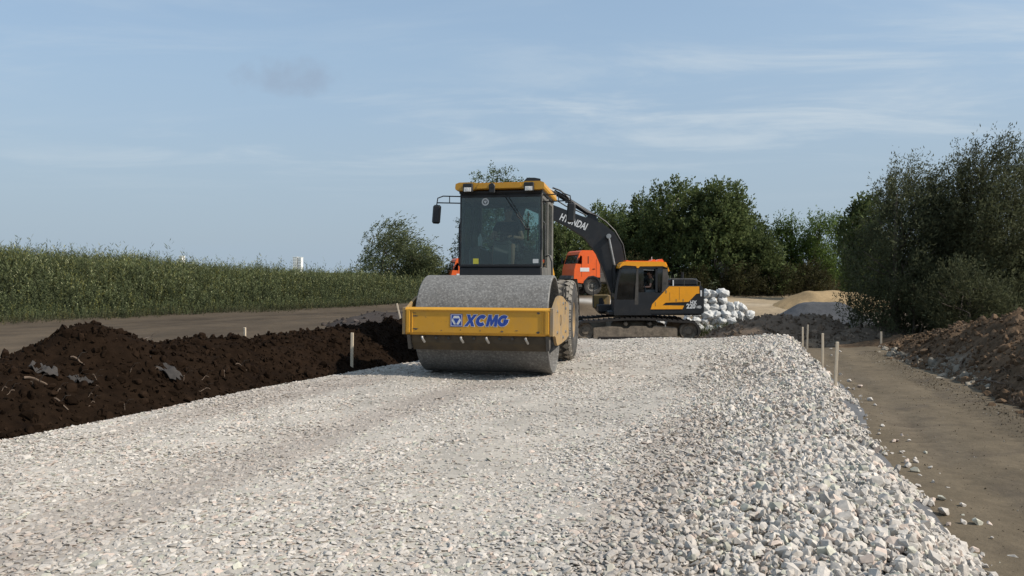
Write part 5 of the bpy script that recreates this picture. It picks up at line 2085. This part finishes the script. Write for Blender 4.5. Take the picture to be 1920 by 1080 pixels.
for side in (-1, 1):
    yc = side * 1.2
    tr_ = empty('track')
    tr_.parent = exc
    x0, x1 = -2.05, 2.06
    # belt: path round idler and sprocket
    path = []
    rI, rS = .42, .42
    for k in range(9):
        a = pi / 2 + pi * k / 8
        path.append((x0 + rI * cos(a), .45 + rI * sin(a)))
    for k in range(12):
        path.append((x0 + (x1 - x0) * (k + 1) / 13, .03))
    for k in range(9):
        a = -pi / 2 + pi * k / 8
        path.append((x1 + rS * cos(a), .45 + rS * sin(a)))
    for k in range(12):
        t_ = (k + 1) / 13
        path.append((x1 + (x0 - x1) * t_, .87 + .10 * max(0, sin(pi * min(1, max(0, (t_ - .12) / .76)))) ** .8))
    belt = MB()
    n_ = len(path)
    inner = []
    cxp = 0.0
    P = [Vector((a, b)) for a, b in path]
    vs = []
    for i in range(n_):
        tg = (P[(i + 1) % n_] - P[i - 1]).normalized()
        nr_ = Vector((tg.y, -tg.x))
        for (d_, yy) in ((0, -.30), (0, .30), (-.075, .30), (-.075, -.30)):
            q2 = P[i] + nr_ * d_
            vs.append((q2.x, yc + yy, q2.y))
    fs = []
    for i in range(n_):
        j = (i + 1) % n_
        for k in range(4):
            fs.append((i * 4 + k, i * 4 + (k + 1) % 4, j * 4 + (k + 1) % 4, j * 4 + k))
    belt.add(vs, fs)
    # grousers along the belt
    LN = [0.0]
    for i in range(n_):
        LN.append(LN[-1] + (P[(i + 1) % n_] - P[i]).length)
    nsho = 52
    for k in range(nsho):
        d_ = LN[-1] * k / nsho
        i = max(j for j in range(n_) if LN[j] <= d_)
        a, b = P[i], P[(i + 1) % n_]
        t_ = (d_ - LN[i]) / max(1e-6, LN[i + 1] - LN[i])
        c = a.lerp(b, t_)
        tg = (b - a).normalized()
        nr_ = Vector((tg.y, -tg.x))
        c = c + nr_ * .012
        belt.box((c.x, yc, c.y), (.15, .60, .022), .0, rot=(0, -math.atan2(tg.y, tg.x), 0))
        c2 = c + nr_ * .022 + tg * .05
        belt.box((c2.x, yc, c2.y), (.02, .60, .03), .0, rot=(0, -math.atan2(tg.y, tg.x), 0))
    belt.build('track_belt', M['trackdark'], tr_, smooth=False)
    q = MB()
    yo = yc + side * .18
    q.prism([(-1.72, .16), (-1.72, .60), (-1.1, .66), (-.62, .62), (-.5, .56), (-.36, .56), (-.25, .66), (.35, .66), (.45, .58), (.6, .58), (.7, .68), (1.5, .62), (1.60, .55), (1.60, .16)], yc - .22, yo, 'y')
    tf = q.build('track_frame', M['track'], tr_)
    q = MB()
    q.box((-1.25, yo + side * .012, .40), (.62, .03, .05), .006)
    q.box((-.2, yo + side * .012, .42), (.4, .03, .10), .006)
    q.box((.95, yo + side * .012, .34), (.4, .03, .06), .006)
    q.box((0, yo + side * .02, .20), (3.1, .05, .09), .01)
    q.build('frame_rib', M['trackdark'], tf)
    for (x, nm) in ((x0, 'idler'), (x1, 'sprocket')):
        q = MB()
        q.lathe([(.001, .17), (.12, .17), (.16, .13), (.24, .12), (.27, .15), (.34, .15), (.36, .08), (.36, -.08), (.001, -.08)], (x, yc, .45), 28, 'y') if side > 0 else \
            q.lathe([(.001, -.17), (.12, -.17), (.16, -.13), (.24, -.12), (.27, -.15), (.34, -.15), (.36, -.08), (.36, .08), (.001, .08)], (x, yc, .45), 28, 'y')
        q.build(nm, M['track'], tr_)
    for x in (-.43, .52):
        MB().lathe([(.001, -.2), (.06, -.2), (.085, -.16), (.085, .16), (.001, .16)], (x, yc, .74), 16, 'y').build('carrier_roller', M['track'], tr_)
    for k in range(7):
        MB().lathe([(.001, -.15), (.10, -.15), (.10, .15), (.001, .15)], (-1.5 + k * .5, yc, .16), 14, 'y').build('track_roller', M['trackdark'], tr_)
q = MB()
q.box((0, 0, .62), (1.9, 1.9, .40), .06)
q.lathe([(.001, 1.08), (.62, 1.08), (.68, 1.0), (.68, .80)], (0, 0, 0), 32, 'z')
q.build('undercarriage', M['track'], exc)
# revolving platform
q = MB()
q.box((.75, 0, 1.16), (3.7, 2.6, .16), .03)
q.box((-.95, .1, 1.30), (.9, .8, .30), .03)
q.build('platform', M['black'], exc)
YN = -1.38        # side nearest the camera
x_f, _ = ex(1218, 560, YN)
x_t, _ = ex(1320, 560, YN)
_, z_b = ex(1300, 588, YN)
_, z_t = ex(1300, 536, YN)
q = MB()
q.prism([(x_f, z_b), (x_f, z_b + .28), (x_f + .62, z_t), (x_t - .10, z_t), (x_t, z_t - .12), (x_t, z_b + .06), (x_t - .06, z_b)], YN, -.55, 'y')
house = q.build('left_side_housing', M['black'], exc)
q = MB()
q.prism([(x_f, z_b), (x_f, z_t), (x_t - .10, z_t), (x_t, z_t - .12), (x_t, z_b + .06), (x_t - .06, z_b)], .55, 1.38, 'y')
q.build('right_side_housing', M['black'], exc)
q = MB()
q.prism([(x_f + .7, z_b), (x_f + .7, z_t + .10), (x_t - .35, z_t + .16), (x_t - .2, z_t + .02), (x_t - .02, z_t - .10), (x_t - .02, z_b)], -.55, .55, 'y')
q.build('engine_cover', M['black'], exc)
# rounded counterweight
q = MB()
cw = []
for k in range(13):
    a = -pi / 2 * .86 + pi * .86 * k / 12
    cw.append((x_t - .55 + .78 * cos(a), 1.36 * sin(a) / sin(pi / 2 * .86)))
cw += [(x_t - .55, 1.36), (x_t - .55, -1.36)]
q.prism(cw, z_b, z_t - .14, 'z')
q.build('counterweight', M['black'], exc)
OR = [(1220, 580), (1223, 570), (1254.6, 537), (1311, 537), (1311.5, 550), (1305.6, 551), (1291, 566), (1248, 567.5), (1242, 572.5), (1282.7, 573), (1279.6, 579.6)]
q = MB()
q.prism([ex(a, b, YN - .02) for a, b in OR], YN - .022, YN - .004, 'y')
pn = q.build('orange_panel', M['orange'], house, smooth=False)
q = MB()
for (a, b, w_, h_) in ((1249, 547, .05, .12), (1268, 563, .03, .10), (1281, 563, .03, .10), (1229, 570, .02, .16), (1274, 550, .008, .5), (1256, 556, .008, .36)):
    xx, zz = ex(a, b, YN - .02)
    q.box((xx, YN - .022, zz), (w_, .012, h_), .002)
q.build('panel_latch', M['gold'], house)
a, b = ex(1303, 567.5, YN - .02)
text_mesh('HX', .20, .001, 'lettering', M['white_vinyl'], house, (a - .06, YN - .004, b), (pi / 2, 0, 0), .008, xs=.9)
a, b = ex(1299, 574.5, YN - .02)
text_mesh('220', .25, .001, 'lettering', M['white_vinyl'], house, (a - .07, YN - .004, b), (pi / 2, 0, 0), .010, xs=.95)
text_mesh('HD', .14, .001, 'lettering', M['white_vinyl'], house, (a + .25, YN - .004, b - .03), (pi / 2, 0, 0), .005, xs=.9)
a, b = ex(1314.5, 550, YN)
MB().box((a, YN - .006, b), (.06, .012, .24), .003).build('reflector', M['white_vinyl'], house)
a, b = ex(1264, 531, YN)
MB().box((a, YN + .2, b), (.05, .05, .24), .008).build('grab_post', M['white_vinyl'], house)
q = MB()
xa, za = ex(1252, 523, -1.0)
xb_, zb_ = ex(1313, 526, -1.0)
q.tube([(xa, -1.0, z_t), (xa, -1.0, za), (xa + .2, -1.0, za + .01), (xb_ - .3, -1.0, za - .01), (xb_, -1.0, zb_ - .06), (xb_, -1.0, z_t - .1)], .02, 6)
q.tube([((xa + xb_) / 2, -1.0, z_t), ((xa + xb_) / 2, -1.0, za)], .016, 6)
q.build('handrail', M['black_dusty'], exc)
q = MB()
q.box(((xa + xb_) / 2 + .1, -.2, z_t + .14), (1.1, .9, .30), .06)
q.tube([(xb_ - .4, .4, z_t), (xb_ - .4, .4, z_t + .55)], .05, 10)
q.build('engine_hood', M['black'], exc)
# tool box and platform on the far side of the boom
q = MB()
xa, za = ex(1112, 553, .95)
xb_, zb_ = ex(1142, 577, .95)
q.box(((xa + xb_) / 2, .95, (za + zb_) / 2), (xb_ - xa, .75, za - zb_), .03)
tb = q.build('tool_box', M['gold'], exc)
q = MB()
q.prism([((xa + .2), zb_ + .08), (xa + .4, zb_ + .08), (xa + .44, zb_ + .24), (xa + .34, za - .1), (xa + .2, za - .14)], .55, .571, 'y')
q.build('step_opening', M['black'], tb)
q = MB()
q.prism([(xa + .04, zb_ - .0), (xa + .25, zb_ - .24), (xb_ + .9, zb_ - .26), (xb_ + .9, zb_)], .5, 1.3, 'y')
q.build('platform_nose', M['black'], exc)
q = MB()
q.tube([(xa - .02, .6, zb_), (xa - .02, .6, za + .45), (xa + .1, .6, za + .5), (xb_ - .1, .6, za + .5)], .02, 6)
q.build('handrail', M['black_dusty'], exc)

# excavator cab
Yn, Yf = YN - .02, -.36
ecab = empty('operator_cab')
ecab.parent = exc


def exl(lst, y=Yn):
    return [ex(a, b, y) for a, b in lst]


def eprism(name, mm, pts, y0, y1, par=None, **k):
    q = MB()
    q.prism(exl(pts), y0, y1, 'y')
    return q.build(name, mm, par or ecab, **k)


for (y0, y1) in ((Yn, Yn + .06), (Yf - .06, Yf)):
    eprism('lower_panel', M['black'], [(1151, 591), (1152, 562), (1190, 562), (1190, 571), (1197, 571), (1197, 548), (1229, 548), (1238, 549), (1253, 545), (1240, 560), (1221, 580), (1221, 591)], y0, y1)
    eprism('front_post', M['black'], [(1151.5, 562), (1156, 530), (1162.5, 502), (1166, 502), (1160, 530), (1156, 562)], y0, y1)
    eprism('middle_post', M['black_dusty'], [(1190, 571), (1192, 530), (1194, 502), (1197, 502), (1197, 571)], y0, y1)
    eprism('rear_post', M['black'], [(1229, 549), (1229, 502), (1233, 502), (1233, 549)], y0, y1)
    eprism('rear_corner_post', M['black_dusty'], [(1241, 549), (1243, 502), (1252, 502), (1253, 545)], y0, y1)
    eprism('header', M['black'], [(1162.5, 502), (1164, 498), (1252, 499), (1252, 504), (1162.5, 504)], y0, y1)
    eprism('front_quarter_window', M['glass_dark'], [(1156, 562), (1160, 530), (1166, 503), (1194, 503), (1192, 530), (1190, 562)], y0 + .025, y0 + .032, smooth=False)
    eprism('rear_quarter_window', M['glass_dark'], [(1233, 504), (1243, 504), (1241, 549), (1236, 546), (1233, 534)], y0 + .025, y0 + .032, smooth=False)
eprism('far_door_window', M['glass_dark'], [(1197, 503), (1229, 503), (1229, 549), (1197, 549)], Yf - .03, Yf - .024, smooth=False)
# the door glass is slid open on the near side: only the front half stands
eprism('door_window', M['glass_dark'], [(1197, 504), (1207, 504), (1207, 549), (1197, 549)], Yn + .025, Yn + .032, smooth=False)
eprism('window_bar', M['steel'], [(1206, 505.5), (1226, 506), (1226, 507), (1206, 506.5)], Yn - .015, Yn - .003)
eprism('rear_glass', M['glass_dark'], [(1249, 505), (1250, 505), (1251, 545), (1250, 545)], Yn + .07, Yf - .07, smooth=False)
eprism('windscreen', M['glass_dark'], [(1151.8, 562), (1157, 530), (1163.5, 503), (1164, 503), (1157.5, 530), (1152.3, 562)], Yn + .07, Yf - .07, smooth=False)
eprism('front_lower_panel', M['black'], [(1151, 591), (1152, 563), (1154, 563), (1153, 591)], Yn + .06, Yf - .06)
eprism('cab_floor', M['black'], [(1152, 591), (1152, 586), (1250, 586), (1250, 591)], Yn + .06, Yf - .06)
eprism('rear_wall', M['black'], [(1246, 586), (1246, 546), (1252, 546), (1250, 586)], Yn + .06, Yf - .06)
er = eprism('roof', M['orange'], [(1161.5, 503), (1163, 496.5), (1168, 491.5), (1176, 490), (1240, 490.5), (1247, 492), (1251, 500.5), (1249, 501.5), (1243, 499), (1200, 499.3), (1197, 502.5), (1194, 502.5), (1193, 499), (1172, 497.5), (1166, 499)], Yn - .015, Yf + .015)
eprism('roof_guard', M['orange_red'], [(1174, 490.2), (1176, 487.6), (1182, 488.8), (1222, 489.2), (1226, 486.4), (1229, 486.4), (1232, 489.4), (1238, 486.6), (1243, 485.4), (1247, 491), (1240, 490.6)], Yn + .15, Yf - .12, er)
eprism('roof_strut', M['orange'], [(1246, 491), (1249, 492), (1256, 508), (1253.5, 509.5)], Yn + .02, Yn + .08, er)
q = MB()
a, b = ex(1222, 489, Yn + .3)
q.tube([(a, Yn + .3, b), (a, Yn + .3, b + .16)], .012, 6)
q.build('antenna', M['white_vinyl'], er)
q = MB()
a, b = ex(1164, 545, Yn + .1)
q.box((a + .02, Yn + .30, b - .1), (.16, .24, .30), .05)
q.build('document_pouch', M['dash'], ecab)
q = MB()
a, b = ex(1222, 560, -.9)
q.box((a, -.90, b + .18), (.50, .50, .14), .04)
q.box((a + .27, -.90, b + .58), (.12, .48, .72), .05, rot=(0, radians(8), 0))
q.box((a, -.90, b - .08), (.4, .4, .38), .03)
q.build('operator_seat', M['seat'], ecab)
q = MB()
for yy in (-1.17, -.63):
    q.box((a - .12, yy, b + .30), (.45, .14, .12), .03)
    q.tube([(a - .30, yy, b + .35), (a - .34, yy, b + .55)], .022, 8)
q.build('control_lever', M['dash'], ecab)
wp = Vector((a - .02, -.90, b + .31)) + EXC
seated_person('person in olive shirt seated at the excavator controls', wp, (0, 0, radians(-90)), 'shirt_green', (-.25, -.36, .17), (.25, -.36, .17), (-.29, -.10, .17), (.29, -.10, .17))

# boom, arm and bucket
BT = [(975, 358), (1000, 369), (1031, 383), (1090, 406), (1128, 419), (1150, 436), (1164, 460), (1171, 498), (1173, 545), (1172, 566), (1150, 570), (1143, 545), (1132, 510), (1118, 476), (1095, 446), (1065, 426), (1032, 409), (1000, 396), (972, 382)]
q = MB()
q.prism([ex(a, b, 0) for a, b in BT], -.27, .27, 'y')
boom = q.build('boom', M['black'], exc, angle=25)
a, b = ex(1075, 415, -.28)
text_mesh('HYUNDAI', .40, .001, 'lettering', M['white_vinyl'], boom, (a, -.276, b - .03), (pi / 2, radians(22), 0), .012, .12, xs=.66)
# arm cylinder lies above the boom
q = MB()
p0 = ex(1112, 405, 0)
p1 = ex(1045, 363, 0)
p2 = ex(1000, 338, 0)
q.tube([(p0[0], 0, p0[1]), (p1[0], 0, p1[1])], .11, 14)
q.build('arm_cylinder', M['black'], exc)
q = MB()
q.tube([(p1[0], 0, p1[1]), (p2[0], 0, p2[1])], .055, 12)
q.build('arm_cylinder_rod', M['steel'], exc)
q = MB()
q.prism([ex(a_, b_, 0) for a_, b_ in ((1098, 410), (1104, 400), (1114, 399), (1122, 417))], -.14, .14, 'y')
q.build('cylinder_bracket', M['black'], boom)
q = MB()
for yy in (-.16, -.08):                      # hydraulic pipes along the boom's back
    pts = [ex(a_, b_, yy) for a_, b_ in ((1040, 358), (1062, 371), (1082, 386), (1100, 399), (1118, 405), (1136, 417), (1153, 434), (1168, 460), (1175, 500))]
    q.tube([(p_[0], yy, p_[1] + .03) for p_ in pts], .03, 6)
pts = [ex(a_, b_, -.2) for a_, b_ in ((1036, 352), (1050, 357), (1058, 363), (1066, 371), (1068, 378), (1060, 380))]
q.tube([(p_[0], -.2, p_[1]) for p_ in pts], .035, 6)
pts = [ex(a_, b_, -.2) for a_, b_ in ((1030, 366), (1046, 377), (1062, 387), (1080, 394), (1100, 404))]
q.tube([(p_[0], -.2, p_[1]) for p_ in pts], .028, 6)
q.build('hydraulic_hoses', M['plastic'], boom)
for yy in (-.42, .42):
    q = MB()
    p0 = ex(1154, 540, yy)
    p1 = ex(1152, 497, yy)
    p2 = ex(1141, 443, yy)
    q.tube([(p0[0], yy, p0[1]), (p1[0], yy, p1[1])], .09, 14)
    c = q.build('boom_cylinder', M['black'], exc)
    q = MB()
    q.tube([(p1[0], yy, p1[1]), (p2[0], yy, p2[1])], .048, 12)
    q.lathe([(.001, -.09), (.10, -.09), (.10, .09), (.001, .09)], (p2[0], yy, p2[1]), 16, 'y')
    q.build('rod', M['steel'], c)
q = MB()
q.lathe([(.001, -.45), (.12, -.45), (.12, .45), (.001, .45)], (ex(1141, 443, 0)[0], 0, ex(1141, 443, 0)[1]), 18, 'y')
q.build('boom_pin', M['black'], boom)
AR = [(1002, 334), (1013, 336), (1014, 345), (992, 372), (980, 410), (956, 497), (944, 497), (950, 430), (960, 380), (968, 356), (988, 334)]
q = MB()
q.prism([ex(a_, b_, 0) for a_, b_ in AR], -.17, .17, 'y')
arm_ = q.build('arm', M['black'], exc, angle=25)
q = MB()
p0 = ex(955, 380, 0)
p1 = ex(937, 470, 0)
q.tube([(p0[0], 0, p0[1]), ((p0[0] + p1[0]) / 2, 0, (p0[1] + p1[1]) / 2)], .085, 12)
q.tube([((p0[0] + p1[0]) / 2, 0, (p0[1] + p1[1]) / 2), (p1[0], 0, p1[1])], .045, 12)
q.build('bucket_cylinder', M['black'], exc)
bk = []
BK = [(942, 494), (958, 497), (972, 515), (980, 540), (976, 562), (962, 576), (946, 582), (944, 578), (958, 570), (968, 556), (970, 540), (962, 520), (948, 508)]
q = MB()
q.prism([ex(a_, b_, 0) for a_, b_ in BK], -.55, .55, 'y')
for yy in (-.55, .53):
    q.prism([ex(a_, b_, 0) for a_, b_ in ((942, 494), (958, 497), (972, 515), (980, 540), (976, 562), (962, 576), (946, 582), (936, 530))], yy, yy + .03, 'y')
bucket = q.build('bucket', M['black_dusty'], exc)
for k in range(5):
    yy = -.46 + k * .23
    p0 = ex(947, 580, 0)
    q = MB()
    q.prism([(p0[0], p0[1] - .05), (p0[0], p0[1] + .06), (p0[0] - .24, p0[1] - .03)], yy - .05, yy + .05, 'y')
    q.build('tooth', M['steel'], bucket)

# ------------------------------------------------------------------ lorries
TRX, TRY = 3.97, 43.8
TRZ = gz(TRX, TRY) + 0.0
lorry = empty('lorry', (TRX, TRY, TRZ), (0, 0, radians(12)))
tag(lorry, 'orange cab lorry parked behind the excavator boom', 'lorry')


def tp(px, py):
    return ((px - 1090) / 33.0, (557 - py) / 33.0)


T = lambda l: [tp(a, b) for a, b in l]
q = MB()
for (y0, y1) in ((-1.25, -1.20), (1.20, 1.25)):
    q.prism(T([(1066, 532), (1066, 520), (1067, 508), (1070, 497), (1082, 498), (1082, 483), (1108, 483), (1108, 497), (1117, 497), (1117.5, 523), (1110, 523), (1103, 520), (1094, 522), (1087, 529), (1085, 534)]), y0, y1, 'y')
    q.prism(T([(1108, 483), (1108, 497), (1117, 497), (1116, 478), (1113, 474.5), (1078, 475), (1076, 480), (1082, 483)]), y0, y1, 'y')
    q.prism(T([(1070, 497), (1072.5, 497), (1079, 481), (1076, 480)]), y0, y1, 'y')
q.prism(T([(1117, 478), (1117.5, 523), (1115.8, 523), (1115, 478)]), -1.20, 1.20, 'y')
q.prism(T([(1066, 532), (1066, 520), (1067, 508), (1070, 497), (1071.5, 497), (1068.5, 508), (1067.5, 520), (1067.5, 532)]), -1.20, 1.20, 'y')
lb = q.build('cab', M['orange_red'], lorry, smooth=False)
q = MB()
q.prism(T([(1075, 480), (1078, 474.5), (1082, 471.8), (1110, 471.8), (1114, 473.5), (1116.5, 479), (1114, 480)]), -1.24, 1.24, 'y')
q.build('cab_roof', M['orange_red'], lb, angle=20)
q = MB()
q.prism(T([(1070.2, 497), (1071, 497), (1077.6, 481), (1076.8, 481)]), -1.17, 1.17, 'y')
q.build('windscreen', M['glass_dark'], lb, smooth=False)
for y0 in (-1.235, 1.225):
    q = MB()
    q.prism(T([(1083, 496.5), (1083, 484), (1107, 484), (1107, 496.5)]), y0, y0 + .01, 'y')
    q.build('side_window', M['glass_dark'], lb, smooth=False)
s1 = -1
q = MB()
MB().box((tp(1094, 490)[0], -1.252, tp(1094, 490)[1]), (.05, .012, .42), .004).build('window_post', M['black'], lb)
q.box((tp(1074, 491)[0], -1.252, tp(1074, 491)[1]), (.05, .02, .36), .004, rot=(0, radians(20), 0))
q.build('window_post', M['black'], lb)
a, b = tp(1087, 508.3)
MB().box((a, -1.256, b), (.54, .012, .22), .003).build('door_plate', M['white_vinyl'], lb)
a, b = tp(1105, 507)
MB().box((a, -1.262, b), (.14, .03, .04), .008).build('door_handle', M['black'], lb)
for (a, b, w_) in ((1081, 515, .012), (1110, 515, .012)):
    xx, zz = tp(a, 505)
    MB().box((xx, -1.2525, zz), (.014, .006, 1.0)).build('door_seam', M['black'], lb, smooth=False)
q = MB()
q.prism(T([(1060, 541), (1059, 528), (1062, 520), (1068, 519), (1069, 534), (1082, 536), (1082, 541)]), -1.24, 1.24, 'y')
bp = q.build('bumper', M['black_dusty'], lorry)
for s in (-1, 1):
    MB().box((tp(1060, 531)[0], s * .95, tp(1060, 531)[1]), (.07, .24, .17), .03).build('headlight', M['lamp'], bp)
    # mirror on its arm
    q = MB()
    a, b = tp(1069, 487)
    q.tube([(tp(1074, 482)[0], s * 1.25, tp(1074, 482)[1]), (a, s * 1.45, b + .1), (a, s * 1.45, b - .2)], .02, 6)
    q.box((a, s * 1.47, b - .12), (.06, .2, .36), .02)
    q.build('mirror', M['black'], lb)
q = MB()
q.prism(T([(1084, 537), (1086, 529), (1094, 521), (1104, 519.5), (1113, 523), (1118, 531), (1120, 540), (1117.5, 540), (1115.5, 532), (1111, 525.5), (1103.5, 522.5), (1095, 524), (1089, 531), (1087, 537)]), -1.27, -1.0, 'y')
q.build('wheel_arch', M['black'], lorry)
q = MB()
q.prism(T([(1084, 537), (1086, 529), (1094, 521), (1104, 519.5), (1113, 523), (1118, 531), (1120, 540), (1117.5, 540), (1115.5, 532), (1111, 525.5), (1103.5, 522.5), (1095, 524), (1089, 531), (1087, 537)]), 1.0, 1.27, 'y')
q.build('wheel_arch', M['black'], lorry)
q = MB()
q.box((2.3, -.42, 1.0), (6.2, .12, .26), .02)
q.box((2.3, .42, 1.0), (6.2, .12, .26), .02)
for k in range(5):
    q.box((-.2 + k * 1.2, 0, 1.0), (.12, .8, .2), .02)
q.box((1.15, -1.0, 1.0), (.7, .4, .55), .05)
q.box((1.05, 0, 1.75), (.30, 1.6, 1.2), .05)
q.tube([(1.35, -.7, 1.1), (1.35, -.7, 2.6)], .08, 10)
q.box((3.4, 0, 1.25), (1.2, 1.0, .14), .03)
q.build('chassis', M['black_dusty'], lorry)


def lorry_wheel(x, y, par):
    w = empty('wheel')
    w.parent = par
    q = MB()
    q.lathe([(.30, -.13), (.40, -.15), (.50, -.14), (.525, -.10), (.53, 0), (.525, .10), (.50, .14), (.40, .15), (.30, .13)], (x, y, .53), 32, 'y')
    for k in range(30):
        a = 2 * pi * k / 30
        q.box((x + .528 * cos(a), y, .53 + .528 * sin(a)), (.02, .24, .05), 0, rot=(0, -a, 0))
    q.build('tyre', M['rubber'], w)
    s = -1 if y < 0 else 1
    q = MB()
    q.lathe([(.001, s * .12), (.08, s * .12), (.10, s * .08), (.16, s * .03), (.24, s * .05), (.29, s * .13), (.31, s * .13), (.31, s * .05)], (x, y, .53), 24, 'y')
    for k in range(8):
        a = k * pi / 4
        q.lathe([(.001, s * .08), (.015, s * .08), (.015, s * .03)], (x + .19 * cos(a), y, .53 + .19 * sin(a)), 6, 'y')
    q.build('rim', M['grey_frame'], w)


for s in (-1, 1):
    lorry_wheel(tp(1103.5, 540)[0], s * 1.05, lorry)
    for x in (3.2, 4.5):
        lorry_wheel(x, s * .98, lorry)
l2 = copy_tree(lorry)
l2.location = (-3.42, 48.6, gz(-3.42, 48.6) - .08)
tag(l2, 'red orange lorry mostly hidden behind the road roller', 'lorry')

# ------------------------------------------------------------------ heap of white sacks
def sack_mesh(seed):
    r = random.Random(seed)
    n, k = 22, 10
    vs = []
    ph = r.uniform(0, 6)
    prof = [(.001, .22), (.035, .235), (.055, .19), (.13, .165), (.19, .10), (.22, .0), (.21, -.12), (.16, -.2), (.07, -.235), (.001, -.245)]
    prof[1] = (.035, .235 + r.uniform(-.02, .03))
    for (rad, h_) in prof:
        for j in range(n):
            a = 2 * pi * j / n
            fold = 1 + (.16 if h_ > .08 else .05) * sin(a * 7 + ph) + .13 * sin(a * 3 + ph * 2) + .08 * sin(a * 5 - ph + h_ * 30) + r.uniform(-.08, .08)
            q_ = rad * fold
            vs.append((q_ * cos(a), h_ + .02 * sin(a * 2 + ph) * (rad / .2), q_ * sin(a) * .94))
    fs = []
    for i in range(len(prof) - 1):
        for j in range(n):
            j2 = (j + 1) % n
            fs.append((i * n + j, i * n + j2, (i + 1) * n + j2, (i + 1) * n + j))
    q = MB()
    q.add(vs, fs)
    return q.mesh('sack', M['sack'], True, 60)


sacks = [sack_mesh(k) for k in range(6)]
rk = random.Random(9)
seen_sacks = []


def place_sack(x, y, z, label, group='heap of white sacks', s=1.0):
    o = bpy.data.objects.new('sack', sacks[rk.randrange(6)])
    COL.objects.link(o)
    o.location = (x, y, z)
    # the tied end points towards the road, each a little its own way
    o.rotation_euler = (rk.uniform(-.35, .35), rk.uniform(0, 6.28), pi + rk.uniform(-.6, .6))
    s = s * rk.uniform(.82, 1.18)
    o.scale = (s * rk.uniform(.9, 1.15), s * 1.1, s * rk.uniform(.85, 1.08))
    tag(o, label, 'sack', group)


for row, yb in ((0, 33.6), (1, 34.15)):
    for k in range(6):
        xa = 6.1 if k < 2 else 8.0 + (k - 2) * .20
        xb_ = (11.75 - k * .42 if k < 4 else 9.75 - (k - 4) * .25) - row * .1
        if k == 5:
            xa, xb_ = 8.7, 9.6
        cnt = int((xb_ - xa) / .40)
        for i in range(cnt + 1):
            x = xa + i * .40 + (k % 2) * .2 + rk.uniform(-.07, .07)
            y = yb + k * .12 + rk.uniform(-.1, .1)
            z = gz(x, yb) + .19 + k * .31 + rk.uniform(-.04, .04)
            if row == 1 and k < 4 and i < cnt - 2:
                continue
            place_sack(x, y, z, 'tied white plastic sack in the heap behind the excavator tail')
for (px_, py_, Y_) in ((1375, 597, 32.9), (1404, 606, 33.0), (1416, 622, 32.7)):
    p_ = at(px_, py_, Y_)
    place_sack(p_.x, p_.y, gz(p_.x, p_.y) + .18, 'white sack rolled off the heap towards the soil heap', 'loose white sacks')
p_ = at(1912, 622, 15.6)
for k, (dx, dz) in enumerate(((0, 0), (.30, .05))):
    vv0 = v_of(p_.x + dx, p_.y)
    zz = float(right_h(np.array([vv0]), np.array([p_.y]), np.array([p_.x + dx]))[0])
    place_sack(p_.x + dx, p_.y, max(zz, p_.z) + .06 + dz, 'crumpled white sack lying on top of the brown soil bank', 'white sacks on the soil bank', .8)

# ------------------------------------------------------------------ stakes
def stake(px_, top, foot, Y, label, lean=0.0, w=.04, zfoot=None):
    a = at(px_, top, Y)
    b = at(px_ - lean, foot, Y)
    q = MB()
    d = a - b
    L = d.length
    q.box((0, 0, L / 2 - .06), (w, w * .8, L + .12), .004)
    q.prism([(-w / 2, -.12), (w / 2, -.12), (0, -.22)], -w * .4, w * .4, 'y')
    o = q.build('stake', M['wood'])
    o.location = b
    o.rotation_euler = d.to_track_quat('Z', 'Y').to_euler()
    o.rotation_euler = (0, math.atan2(d.x, d.z), rk.uniform(-.3, .3))
    tag(o, label, 'stake', 'wooden survey stakes')


stake(1570, 641, 722, 10.9, 'tallest wooden stake on the road shoulder above the geotextile', 4)
stake(1542.5, 625, 678, 14.6, 'wooden stake on the road shoulder next after the tallest one', 0)
stake(1514.5, 609, 647, 20.6, 'wooden stake at the far corner of the stone road, taller of the pair', 1)
stake(1505, 613, 645, 21.2, 'wooden stake at the far corner of the stone road, shorter of the pair', 0)
stake(660.5, 624, 692, 12.6, 'wooden stake at the foot of the dark soil bank beside the stone road', 1, .045)
stake(459, 614, 621, 16.5, 'short wooden stake top behind the dark soil bank', 0, .05)
stake(744, 569, 590, 24.5, 'leaning wooden stake beyond the dark soil bank next to the roller', -5, .05)
stake(1652, 622, 637, 22.0, 'short wooden stake at the far end of the earth path', 0, .05)
stake(1736, 638, 650, 18.0, 'short wooden stake in the brown soil bank', 0, .04)

# ------------------------------------------------------------------ far buildings
for (px_, wpx, top, lab) in ((553, 8, 482.5, 'white tower block on the horizon, the wider of the pair'), (561.5, 6, 483, 'white tower block on the horizon, the narrower of the pair'),
                             (338, 6, 480.5, 'small white building on the horizon above the tall weeds')):
    Yb = 1400.0
    c = at(px_, top, Yb)
    zb = gz(c.x, Yb)
    H_ = c.z - zb
    W_ = wpx / F * Yb
    b = empty('tower_block', (c.x, Yb, zb))
    tag(b, lab, 'building', 'buildings on the horizon')
    MB().box((0, 7, H_ / 2 - 1), (W_, 14, H_ + 2), .2).build('wall', M['concrete'], b)
    MB().box((0, 7, H_ + .4), (W_ + .8, 14.8, .9), .1).build('roof', M['concrete'], b)
    for fl in range(int(H_ / 3)):
        for k in range(3):
            MB().box(((k - 1) * W_ * .3, -.02, 1.8 + fl * 3), (1.5, .12, 1.4)).build('window', M['winglass'], b, smooth=False)
